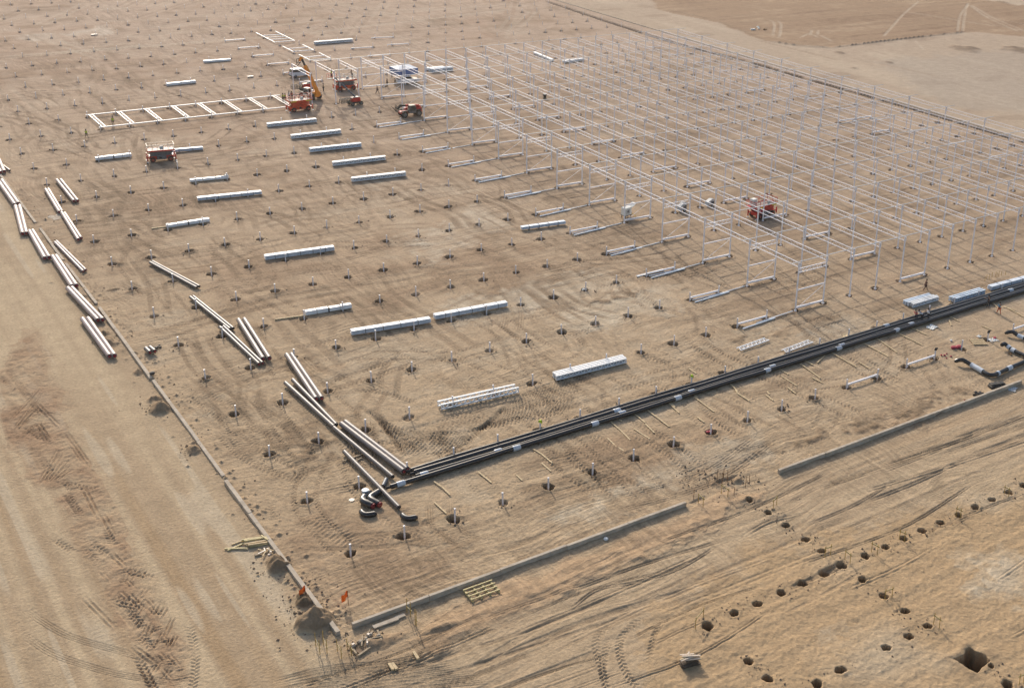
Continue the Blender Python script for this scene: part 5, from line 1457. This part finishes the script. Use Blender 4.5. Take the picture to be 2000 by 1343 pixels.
POSES = {
    'stand': dict(lean=0, legs=(.05, -.05), knees=(0, 0), arms=((.12, -.05), (.12, .05)), elbow=(.15, .15)),
    'walk': dict(lean=.08, legs=(.42, -.38), knees=(.1, .35), arms=((.15, -.4), (.15, .4)), elbow=(.3, .5)),
    'reach': dict(lean=.15, legs=(.1, -.12), knees=(.05, .05), arms=((.25, 1.0), (.3, .9)), elbow=(.5, .4)),
    'bend': dict(lean=1.0, legs=(.15, -.1), knees=(.3, .3), arms=((.15, 1.3), (.15, 1.2)), elbow=(.2, .3)),
    'up': dict(lean=-.05, legs=(.08, -.08), knees=(0, 0), arms=((.3, 2.3), (.2, .3)), elbow=(.3, .6)),
}
def make_person(pose, h=1.74):
    """joint positions of one figure facing +x; returns builder pieces in metres"""
    q = POSES[pose]; k = h / 1.74
    J = {}
    kneedrop = 0.0
    hip_z = .90 - .06 * abs(q['legs'][0]) - .10 * max(q['knees'])
    J['pelvis'] = Vector((0, 0, hip_z)); J['belly'] = None
    ln = q['lean']
    def up(d, off=0.0): return J['pelvis'] + Vector((math.sin(ln) * d, off, math.cos(ln) * d))
    J['belly'] = up(.17); J['chest'] = up(.36); J['neck'] = up(.53); 
    hd = ln * .6
    J['head0'] = J['neck'] + Vector((math.sin(hd) * .09 + .015, 0, math.cos(hd) * .09)); J['head1'] = J['neck'] + Vector((math.sin(hd) * .19 + .02, 0, math.cos(hd) * .19)); J['head2'] = J['neck'] + Vector((math.sin(hd) * .27 + .01, 0, math.cos(hd) * .27))
    J['nose'] = J['head1'] + Vector((.125, 0, -.02))
    for s, sg, n in (('l', 1, 0), ('r', -1, 1)):
        a = q['legs'][n]; kn = q['knees'][n]
        hip = J['pelvis'] + Vector((0, .10 * sg, -.05)); J[s + 'hip'] = hip
        knee = hip + Vector((math.sin(a + kn * .5) * .42, .02 * sg, -math.cos(a + kn * .5) * .42)); J[s + 'knee'] = knee
        b = a - kn * .9
        ank = knee + Vector((math.sin(b) * .42, .0, -math.cos(b) * .42)); J[s + 'ank'] = ank
        J[s + 'toe'] = ank + Vector((.17, .02 * sg, -.05)); J[s + 'heel'] = ank + Vector((-.04, 0, -.05))
        out, fw_ = q['arms'][n]; el = q['elbow'][n]
        sh = up(.47) + Vector((0, .19 * sg, 0)); J[s + 'sh'] = sh
        ang = fw_ + ln * .2
        e_ = sh + Vector((math.sin(ang) * .29, sg * math.sin(out) * .2, -math.cos(ang) * .29)); J[s + 'el'] = e_
        w_ = e_ + Vector((math.sin(ang + el) * .25, sg * .02, -math.cos(ang + el) * .25)); J[s + 'wr'] = w_
        d = Vector((math.sin(ang + el), 0, -math.cos(ang + el))); J[s + 'palm'] = w_ + d * .08
        t = Vector((0, 1, 0)); n_ = d.cross(t)
        for f in range(4):
            o_ = (f - 1.5) * .021
            L1 = (.055, .065, .06, .045)[f]
            p0 = w_ + d * .10 + t * o_; J[s + 'f%da' % f] = p0 + d * L1 * .55 ; J[s + 'f%db' % f] = p0 + d * L1 * .9 - n_ * .022
        J[s + 'ta'] = w_ + d * .05 + t * (-.045) ; J[s + 'tb'] = w_ + d * .085 + t * (-.062) - n_ * .01
    low = min(min(J[s + 'toe'].z, J[s + 'heel'].z) for s in 'lr')
    for n in J: J[n] = (J[n] - Vector((0, 0, low - .03))) * k
    return J
RAD = dict(pelvis=(.15, .12), belly=(.145, .11), chest=(.165, .12), neck=.06, head0=.075, head1=.098, head2=.07, nose=.012)
for s in 'lr':
    RAD.update({s + 'hip': .095, s + 'knee': .058, s + 'ank': .042, s + 'toe': .032, s + 'heel': .035, s + 'sh': .062, s + 'el': .042, s + 'wr': .028, s + 'palm': (.036, .018), s + 'ta': .011, s + 'tb': .009})
    for f in range(4): RAD.update({s + 'f%da' % f: .0095, s + 'f%db' % f: .008})
BONES = [('pelvis', 'belly'), ('belly', 'chest'), ('chest', 'neck'), ('neck', 'head0'), ('head0', 'head1'), ('head1', 'head2'), ('head1', 'nose')]
for s in 'lr':
    BONES += [('pelvis', s + 'hip'), (s + 'hip', s + 'knee'), (s + 'knee', s + 'ank'), (s + 'ank', s + 'toe'), (s + 'ank', s + 'heel'), ('chest', s + 'sh'), (s + 'sh', s + 'el'), (s + 'el', s + 'wr'), (s + 'wr', s + 'palm'), (s + 'wr', s + 'ta'), (s + 'ta', s + 'tb')]
    for f in range(4): BONES += [(s + 'palm', s + 'f%da' % f), (s + 'f%da' % f, s + 'f%db' % f)]
PCACHE = {}
def pmesh(pose, which):
    if (pose, which) in PCACHE: return PCACHE[(pose, which)]
    J = make_person(pose)
    if which == 'body':
        names = list(J.keys()); bones = BONES; sc = 1.0; m_ = M['skin']
    elif which == 'top':
        names = ['pelvis', 'belly', 'chest', 'lsh', 'rsh', 'lel', 'rel']; bones = [('pelvis', 'belly'), ('belly', 'chest'), ('chest', 'lsh'), ('chest', 'rsh'), ('lsh', 'lel'), ('rsh', 'rel')]; sc = 1.16; m_ = M['wshirt']
    else:
        names = ['pelvis', 'lhip', 'rhip', 'lknee', 'rknee', 'lank', 'rank']; bones = [b for b in BONES if b[0] in ('pelvis', 'lhip', 'rhip', 'lknee', 'rknee') and b[1] in ('lhip', 'rhip', 'lknee', 'rknee', 'lank', 'rank')]; sc = 1.2; m_ = M['navy']
    ix = {n: k for k, n in enumerate(names)}
    rr = []
    for n in names:
        r = RAD[n]
        rr.append(tuple(x * sc for x in r) if isinstance(r, tuple) else (r * sc, r * sc))
    me = skin_mesh({'body': 'person_body', 'top': 'shirt', 'legs': 'trousers'}[which], [tuple(J[n]) for n in names], [(ix[a], ix[b]) for a, b in bones], rr, m_, 0, 1)
    PCACHE[(pose, which)] = me
    return me
HM = None
def person(loc, rz, pose, top, legs, label, hat=None, scale=1.0):
    body = bpy.data.objects.new('person', pmesh(pose, 'body')); COL.objects.link(body)
    body.location = loc; body.rotation_euler = (0, 0, rz); body.scale = (scale,) * 3
    tag(body, label, 'person', 'people working on the site')
    for nm, wh, m_ in (('shirt', 'top', top), ('trousers', 'legs', legs)):
        me = pmesh(pose, wh)
        o = bpy.data.objects.new(nm, me); COL.objects.link(o); o.parent = body
        o.material_slots[0].link = 'OBJECT'; o.material_slots[0].material = M[m_]
    J = make_person(pose)
    hmb = MB(); c = J['head2']; c1 = J['head1']
    ax = (c - c1).normalized()
    if hat:
        hmb.tube([c1 + ax * .0 - Vector((.02, 0, 0)), c1 + ax * .07, c1 + ax * .13, c1 + ax * .155], [.128, .125, .09, .03], 14)
        hmb.tube([c1 - ax * .005 + Vector((.03, 0, 0)), c1 + ax * .012 + Vector((.03, 0, 0))], .155, 14)
        hmb.build('helmet', M[hat], body, smooth=True)
    else:
        hmb.tube([c1 - ax * .03 - Vector((.03, 0, 0)), c1 + ax * .06 - Vector((.018, 0, 0)), c1 + ax * .12 - Vector((.012, 0, 0)), c1 + ax * .145], [.104, .112, .08, .03], 12)
        hmb.build('hair', M['hair'], body, smooth=True)
    return body
def at(u, v, z=0.0):
    return G(u, v, z)
W = [
    (at(169.5, 270.5), -1.2, 'walk', 'hivis', 'khaki', 'person in a lime vest walking on open sand, far left below the ladder frame', None),
    (at(221.5, 246), -1.6, 'stand', 'hivis', 'khaki', 'person in a lime vest standing between the rails of the long ladder frame', None),
    (at(553, 199), -.8, 'stand', 'hivis', 'navy', 'person in a lime vest at the end of the ladder frame, left one of two', None),
    (at(557.8, 199), -2.2, 'stand', 'hivis', 'navy', 'person in a lime vest at the end of the ladder frame, right one of two', None),
    (at(632, 179), 2.6, 'stand', 'khaki', 'navy', 'person in dull clothes standing right of the raised amber boom', None),
    (at(737.5, 183), 2.2, 'walk', 'navy', 'navy', 'person in black striding alone across the sand left of the frame', None),
    (at(756.5, 170), -1.0, 'stand', 'maroon', 'navy', 'person in dark brown clothes standing between the frame posts, left of the pickup', None),
    (at(772, 169.5), -1.7, 'stand', 'khaki', 'khaki', 'person in sandy clothes standing close beside the pickup, hard to see', None),
    (at(766, 152), 2.0, 'bend', 'khaki', 'navy', 'person stooping in front of the canopy among small parts', None),
    (at(1807, 567), -.6, 'walk', 'maroon', 'maroon', 'person in long dark clothes walking between the frame and the pipelines', None),
    (at(1950.5, 613), 1.2, 'walk', 'bshirt', 'oranget', 'person in a blue shirt and orange trousers in front of the black pipelines', None),
    (at(1929.5, 600.5), 1.5, 'reach', 'navy', 'navy', 'person in dark blue leaning over the black pipelines near the right edge', None),
    (at(1812.5, 626), 2.3, 'reach', 'wshirt', 'navy', 'person in a white shirt holding a plank at the pipelines, right one of three', None),
    (at(1800, 627), 1.7, 'bend', 'wshirt', 'navy', 'person in a white shirt bending over the pipelines, middle one of three', None),
    (at(1788.5, 628), 1.0, 'bend', 'rshirt', 'navy', 'person in dark red bending over the pipelines, left one of three', None),
]
for w in W: person(*w)
z2 = 2.3
p = LIFT2.location.copy(); Rz = Matrix.Rotation(LIFT2.rotation_euler.z, 3, 'Z')
person(p + Rz @ Vector((-1.8, .55, z2 - .03)), .3, 'reach', 'wshirt', 'navy', 'person in a pale shirt standing on the orange red lift, rear one of two')
person(p + Rz @ Vector((-1.35, .15, z2 - .03)), .8, 'stand', 'rshirt', 'khaki', 'person in a pink red shirt standing on the orange red lift, front one of two')
p = LIFT3.location.copy(); Rz = Matrix.Rotation(LIFT3.rotation_euler.z, 3, 'Z')
person(p + Rz @ Vector((1.75, .35, z2 - .03)), 2.8, 'reach', 'maroon', 'navy', 'person in dark clothes at the right end of the lift with grey guardrails')
person(BASKET + Vector((0, 0, -.30)), 2.4, 'up', 'hivis', 'navy', 'person in a lime vest working in the raised basket of the boom lift', 'helmet')
person(TELE_AMB.location + Matrix.Rotation(TELE_AMB.rotation_euler.z, 3, 'Z') @ Vector((-.15, -1.6, 0)), rad(60), 'stand', 'hivis', 'khaki', 'person in a lime vest standing against the cab of the amber telehandler')

# leaning plank carried by the man, small white tip
A = G(1813, 606, 1.35); B = G(1838, 624.5, .05); A.z = 1.3
A = Vector((B.x - 2.6, B.y + 1.6, 1.2))

# ------------------------------------------------------------------ flags, stakes, batter boards
def flag(u, v, label, m_='orange', h=1.45, s=.62, flip=1, lean=0.0):
    g = G(u, v)
    t = thing('marker_flag', label, 'flag', g, 0, 'marker flags')
    mb = MB(); mb.tube([(0, 0, -.2), (lean, 0, h)], .025, 6); mb.build('flag_pole', M['rust'], t)
    mb = MB(); n = 6; vs, fs = [], []
    for k in range(n + 1):
        x = -flip * s * k / n * .85; y = .09 * math.sin(k * 1.4) - .02 * k
        dz = -.05 * k
        for e in (0, .012):
            vs += [(x + lean, y + e, h - .02 + dz), (x + lean, y + e, h - s * .95 + dz * 1.2)]
    for k in range(n):
        a = k * 4
        fs += [(a, a + 1, a + 5, a + 4), (a + 2, a + 6, a + 7, a + 3), (a, a + 4, a + 6, a + 2), (a + 1, a + 3, a + 7, a + 5)]
    fs += [(0, 2, 3, 1), (n * 4, n * 4 + 1, n * 4 + 3, n * 4 + 2)]
    mb.add(vs, fs); mb.build('flag_cloth', M[m_], t)
flag(680.5, 1181, 'bright orange flag on a thin pole planted in open sand', s=.66)
flag(597, 1163, 'bright orange flag hanging against the long beam beside dark soil', s=.62, h=1.05)
flag(1884, 788, 'small red flag standing at the right hand concrete beam', 'jlg', .6, .5)

def stake(u, v, h, label, group, m_='rust', r=.03):
    g = G(u, v)
    mb = MB(); lx_, ly_ = R4.gauss(0, .03), R4.gauss(0, .03); mb.tube([(0, 0, -.2), (lx_ * h, ly_ * h, h)], r, 6)
    tag(mb.build('rebar_stake', M[m_], loc=g), label, 'stake', group)
def batter(a, b, h, label, group='yellow batter boards', zb=.6, plank=True):
    A, B = G(*a), G(*b); d = B - A
    t = thing('batter_board', label, 'batter board', A, math.atan2(d.y, d.x), group); ln = d.length
    for x in (0, ln):
        MB().tube([(x, 0, -.2), (x + R4.gauss(0, .02), R4.gauss(0, .02), h)], .03, 6).build('stake', M['ystake'], t)
    if plank:
        MB().box((ln / 2, .05, zb), (ln + .3, .03, .12)).build('board', M['yellowwood'], t)
LB = 'pair of thin stakes joined by a board at the near corner of the site'
for (a, b, h) in (((617, 1262), (625, 1277), 1.3), ((631.5, 1259), (639, 1276), 1.35), ((659, 1271), (667, 1286), 1.15), ((678.5, 1268), (687, 1280), 1.1)):
    batter(a, b, h, LB)
for (a, b) in (((795, 1198), (802, 1204)), ((811, 1220), (813, 1223))):
    batter(a, b, 1.5, 'tall pair of thin stakes beside the left end of the long foreground beam')
for (a, b) in (((1510, 994), (1517, 986)), ((1364, 982), (1373, 990)), ((1409, 964), (1421, 972))):
    batter(a, b, 1.1, 'pair of thin stakes in the gap between the two foreground beams', zb=.9)
for (a, b) in (((1611, 1087), (1622, 1083)), ((1702, 1077), (1713, 1083)), ((1756, 1053), (1766, 1057)), ((1867, 1008), (1875, 1012)), ((1961, 966), (1969, 970)), ((1650, 1092), (1660, 1100)),
               ((1728, 1171), (1742, 1166)), ((1823, 1219), (1834, 1227)), ((1358, 1228), (1373, 1208)), ((1990, 1338), (1998, 1334))):
    batter(a, b, 1.15, 'pair of thin yellow stakes beside a dug piling hole', zb=.85)
for (u, v) in ((1401, 936), (1413, 933), (1421, 938), (1410, 943), (1456, 951), (1464, 944), (1433, 968), (1355, 975)):
    stake(u, v, R4.uniform(.9, 1.3), 'thin rusty stake standing in the gap between the foreground beams', 'rusty stakes between the beams')
for k in range(9):
    stake(1922 + k * 5 + R4.uniform(-2, 2), 548 - k * 1.6 + R4.uniform(-2, 2), R4.uniform(.5, .95), 'short yellow stake in a loose row before the frame at right', 'short yellow stakes before the frame', 'ystake')

# ------------------------------------------------------------------ timber: pallets, grids, piles
g = G(934, 1156)
t = thing('timber_grid', 'yellow timber formwork grid lying against the long foreground beam', 'formwork', g, math.atan2(*(G(962, 1146) - G(906, 1160)).yx[:2]) if False else 0)
A, B = G(905, 1160), G(958, 1141); d = B - A; t.location = (A + B) / 2 + Vector((.1, -.6, 0)); t.rotation_euler = (0, 0, math.atan2(d.y, d.x))
for k in range(4):
    y = -.75 + .5 * k
    for x in (-.68, .68): MB().box((x + R4.uniform(-.03, .03), y, .30), (1.34, .12, .08)).build('rail', M['yellowwood'], t)
for k in range(4):
    MB().box((-1.2 + .8 * k, 0, .15), (.14, 1.75, .2)).build('cross_beam', M['yellowwood'], t)
def pallet(u, v, rz, label, m_='wood', s=1.0, n=8):
    t = thing('pallet', label, 'pallet', G(u, v), rz)
    for k in range(n): MB().box((-.62 * s + 1.24 * s * k / (n - 1), 0, .15), (.11, 1.25 * s, .025)).build('deck_board', M[m_], t)
    for y in (-.55, 0, .55): MB().box((0, y * s, .07), (1.35 * s, .1, .12)).build('bearer', M['wood2'], t)
pallet(1910.5, 669, -.5, 'pale wooden pallet on the sand between the red sacks and the curved pipes', s=1.35, n=9)
t = thing('timber_pile', 'untidy pile of pale timber lengths beside the long beam along the haul road', 'timber pile', G(492, 1066), -.30)
for (x, y, z, l, a) in ((-.9, .9, .08, 1.6, .35), (.2, .75, .3, 2.0, .0), (.35, .55, .32, 1.9, .02), (.5, .35, .2, 2.1, -.02), (.3, .1, .28, 1.9, .05), (.5, -.2, .3, 1.6, .0), (-1.2, .2, .1, 1.8, .5), (-1.3, -.15, .12, 1.9, -.25), (-.9, -.3, .08, 1.2, -.35),
                        (1.1, .5, .35, 1.0, -1.0), (.2, .6, .12, 1.8, .03), (.4, .0, .12, 1.8, 0), (.6, -.2, .12, 1.6, 0)):
    mb = MB(); mb.box((0, 0, 0), (l, .15, .10)); mb.build('timber_length', M['wood' if R4.random() < .6 else 'yellowwood'], t, loc=(x, y, z), rz=a)
t = thing('timber_offcuts', 'small heap of splayed pale offcuts between the timber pile and the beam', 'timber offcuts', G(522, 1077), 0)
for k in range(8):
    a = k * .8 + R4.uniform(-.3, .3); mb = MB(); mb.box((.35, 0, 0), (.75, .1, .05)); mb.build('offcut', M['wood' if k % 2 else 'cream'], t, loc=(R4.uniform(-.2, .2), R4.uniform(-.2, .2), .05 + .03 * k), rz=a)
t = thing('plank_stack', 'stack of dark boards with pale sticks on top in the lower right foreground', 'plank stack', G(1347, 1297), -.1)
for k in range(5):
    mb = MB(); mb.box((R4.uniform(-.15, .25), R4.uniform(-.12, .12), .06 + .11 * k), (1.6 - .12 * k, .55, .05)); mb.build('board_layer', M['wood3'], t, rz=R4.uniform(-.15, .15))
for k in range(9):
    mb = MB(); mb.box((0, 0, 0), (R4.uniform(.9, 1.6), .12, .06)); mb.build('stick', M['cream' if k % 3 else 'wood'], t, loc=(R4.uniform(-.25, .25), R4.uniform(-.3, .35), .60 + .025 * k), rz=R4.uniform(-.5, .6))
t = thing('broken_formwork', 'broken brown formwork frame and rubble at the near corner of the site', 'broken formwork', G(717, 1258), .1)
for (x, y, z, l, a, w_) in ((0, -.6, .15, 2.6, .25, .16), (0, .55, .2, 2.2, .3, .14), (-1.2, 0, .2, 1.4, 1.45, .14), (1.15, .1, .25, 1.3, 1.3, .14), (.3, .1, .3, 2.0, -.35, .1), (-.3, .2, .35, 1.2, 1.0, .1), (.5, .7, .3, 1.1, .8, .08)):
    mb = MB(); mb.box((0, 0, 0), (l, w_, .16)); mb.build('frame_board', M['wood2'], t, loc=(x, y, z), rz=a)
mb = MB(); mb.box((0, 0, .05), (2.0, .8, .06)); mb.build('panel', M['soil'], t, loc=(-.1, -.25, .06), rz=.25)
for k in range(9):
    mb = MB(); mb.box((0, 0, 0), (R4.uniform(.2, .4), R4.uniform(.15, .3), R4.uniform(.12, .22)), R4.uniform(0, 3), .7); mb.build('rubble_lump', M['cream' if k % 3 == 0 else 'concrete'], t, loc=(R4.uniform(-1.1, 1.2), R4.uniform(-.2, .6), .35))
A = G(100, 423)
def sheet(u, v, w_, l_, rz, label, m_='plastic', z=.06, name='sheet', cat='sheet'):
    mb = MB(); n = 5; vs, fs = [], []
    for a in range(n + 1):
        for b_ in range(n + 1):
            vs.append(((a / n - .5) * w_ * (1 + .15 * math.sin(b_ * 2.1)), (b_ / n - .5) * l_ * (1 + .15 * math.sin(a * 1.7)), z + .05 * math.sin(a * 1.9 + b_ * 2.3)))
    for a in range(n):
        for b_ in range(n):
            p = a * (n + 1) + b_; fs.append((p, p + n + 1, p + n + 2, p + 1))
    mb.add(vs, fs)
    o = mb.build(name, M[m_], loc=G(u, v), rz=rz)
    s = o.modifiers.new('solid', 'SOLIDIFY'); s.thickness = .03
    return tag(o, label, cat)
sheet(112, 424, 2.0, 2.2, .3, 'pale board lying on the sand between two pipe pairs', 'concrete', .05, 'board', 'board')
sheet(1820, 639, 1.4, 1.0, .2, 'white plastic sheet on the sand in front of the men at the pipelines')
sheet(1939, 664, 1.2, .9, -.2, 'white paper sheet beside the post with a black boot on top')
sheet(1657, 661, 1.8, 1.7, .5, 'pale yellow plywood board behind the black pipelines', 'wood', .07, 'board', 'board')
sheet(1978, 760, 1.3, .8, .4, 'crumpled grey sheet on the road side of the right hand beam', 'lgrey')
sheet(1912, 659, .6, .5, .2, 'small crumpled pale bag on the far edge of the pallet', 'plastic', .2, 'bag', 'bag')
def lump(u, v, s, n, m_, label, name, cat, z=0.0, spread=.6):
    t = thing(name, label, cat, G(u, v), 0)
    for k in range(n):
        mb = MB(); r = s * R4.uniform(.6, 1.1)
        mb.tube([(0, 0, 0), (0, 0, r * .5), (0, 0, r * .95), (0, 0, r * 1.1)], [r * .7, r, r * .7, r * .2], 9)
        mb.build('sack' if 'sack' in name else 'piece', M[m_], t, loc=(R4.uniform(-spread, spread), R4.uniform(-spread, spread) * .6, z + R4.uniform(-.04, .02)), smooth=True)
lump(1871, 680, .34, 5, 'mesh_red', 'heap of dark red plastic sacks around a post in the front row', 'sack_heap', 'sacks', .0, .6)
lump(1846, 695, .16, 5, 'mesh_red', 'scattered small dark red scraps near the end of the curved black pipe', 'plastic_scraps', 'scraps', 0, .9)
lump(1389, 842, .2, 5, 'mesh_red', 'dark red plastic sacks stuffed in a single post hole of the front row', 'sack_heap', 'sacks', -.05, .45)
lump(1944, 660, .18, 3, 'mesh_red', 'small dark red bundle beside the white paper sheet', 'sack_heap', 'sacks', 0, .3)
lump(1972, 692, .16, 4, 'rust', 'rusty brown scraps below the middle curved pipe', 'metal_scraps', 'scraps', 0, .6)
lump(1858, 666, .28, 1, 'plastic', 'small white bag standing on the sand above the red sacks', 'white_bag', 'bag', 0, .05)
lump(1182, 1053, .26, 2, 'plastic', 'pale stone lying against the shaded side of the long foreground beam', 'pale_stone', 'stone', 0, .2)
lump(1141, 566, .2, 3, 'plastic', 'white plastic bag caught at a post near the middle of the site', 'white_bag', 'bag', 0, .25)
lump(1912, 768, .25, 3, 'blackdull', 'black plastic scraps behind the right hand beam beside the red flag', 'black_scraps', 'scraps', 0, .4)
lump(1475, 57, .42, 5, 'plastic', 'pale heap of sacks beside the ploughed field at the top of the photo', 'pale_heap', 'sacks', 0, 2.2)
lump(1490, 58, .35, 3, 'rust', 'brownish scrap beside the pale heap at the top of the photo', 'scrap_heap', 'scraps', 0, 1.2)
lump(312, 677, .22, 4, 'blackdull', 'black scraps beside the two short red capped pipe stubs', 'black_scraps', 'scraps', 0, .6)
lump(298, 737, .3, 1, 'blackdull', 'small black bucket standing on the concrete beam along the haul road', 'bucket', 'bucket', .4, .02)
lump(529, 1083, .16, 2, 'cream', 'pale block beside the offcuts at the long beam', 'pale_block', 'block', 0, .15)
lump(584, 1121, .12, 2, 'yellowwood', 'small yellow rag lying in the shade of the long beam', 'yellow_rag', 'rag', 0, .1)
for (u, v, lab) in ((489, 151, 'pale timber block lying alone in the far field'), (184, 69, 'tiny white scrap in the far left field')):
    loose_bar(G(u - 6, v + 1), G(u + 6, v), .5, .3, .16, 'cream', 'block', lab, None, 'block')
# clods thrown up along the beams: too many to count
bmv, bmf = [], []
rc = random.Random(21)
def clod(mb, p, r):
    vs = []
    for k in range(6):
        d = ((1, 0, 0), (-1, 0, 0), (0, 1, 0), (0, -1, 0), (0, 0, 1), (0, 0, -1))[k]
        s = r * rc.uniform(.6, 1.2)
        vs.append((p.x + d[0] * s, p.y + d[1] * s, p.z + d[2] * s * .8))
    mb.add(vs, [(0, 2, 4), (2, 1, 4), (1, 3, 4), (3, 0, 4), (2, 0, 5), (1, 2, 5), (3, 1, 5), (0, 3, 5)])
mb = MB()
for k in range(260):
    y = rc.uniform(-11, 115); x = -5 + rc.gauss(.9, 1.1)
    if abs(x + 5) < .25: continue
    clod(mb, Vector((x, y, .04)), abs(rc.gauss(0, .05)) + .025)
for (u, v, n, s) in ((616, 1205, 160, 1.6), (594, 1172, 90, 1.0), (541, 1110, 90, .9), (315, 795, 60, 1.0), (378, 880, 50, .8), (209, 668, 50, 1.0), (585, 1150, 60, 1.2), (1395, 945, 70, 1.4), (1440, 935, 70, 1.3), (720, 1255, 70, 1.4), (1425, 955, 60, 1.8), (1344, 932, 16, .7), (1355, 942, 14, .6)):
    g = G(u, v)
    for k in range(n):
        clod(mb, Vector((g.x + rc.gauss(0, s), g.y + rc.gauss(0, s), rc.uniform(.02, .3) * (1 if k % 3 == 0 else .2))), abs(rc.gauss(0, .06)) + .03)
for (i, j) in near[:150]:
    p = P(i, j)
    for k in range(rc.randint(3, 12)):
        a = rc.uniform(0, 6.28); r = rc.uniform(.65, 1.5)
        clod(mb, p + Vector((math.cos(a) * r, math.sin(a) * r, .03)), abs(rc.gauss(0, .05)) + .03)
for (u, v, r) in HOLES:
    g = G(u, v)
    for k in range(14):
        a = rc.uniform(0, 6.28); q = rc.uniform(.6, 1.4)
        clod(mb, g + Vector((math.cos(a) * q, math.sin(a) * q, .04)), abs(rc.gauss(0, .05)) + .03)
o = mb.build('soil_clods', M['soil']); tag(o, 'loose brown clods of earth strewn along the beams and holes', 'soil clods', None, 'stuff')
# ------------------------------------------------------------------ dusty air
hz = MB(); hz.box(((X.max() + X.min()) / 2, (Y.max() + Y.min()) / 2, 34), (X.max() - X.min() + 80, Y.max() - Y.min() + 80, 76))
hm = bpy.data.materials.new('dusty_air'); hm.use_nodes = True
hm.node_tree.nodes.clear()
ho = hm.node_tree.nodes.new('ShaderNodeOutputMaterial'); hv = hm.node_tree.nodes.new('ShaderNodeVolumePrincipled')
hv.inputs['Color'].default_value = (.86, .78, .68, 1); hv.inputs['Density'].default_value = .00011; hv.inputs['Anisotropy'].default_value = .35
hm.node_tree.links.new(hv.outputs[0], ho.inputs['Volume'])
tag(hz.build('haze', hm), kind='stuff')
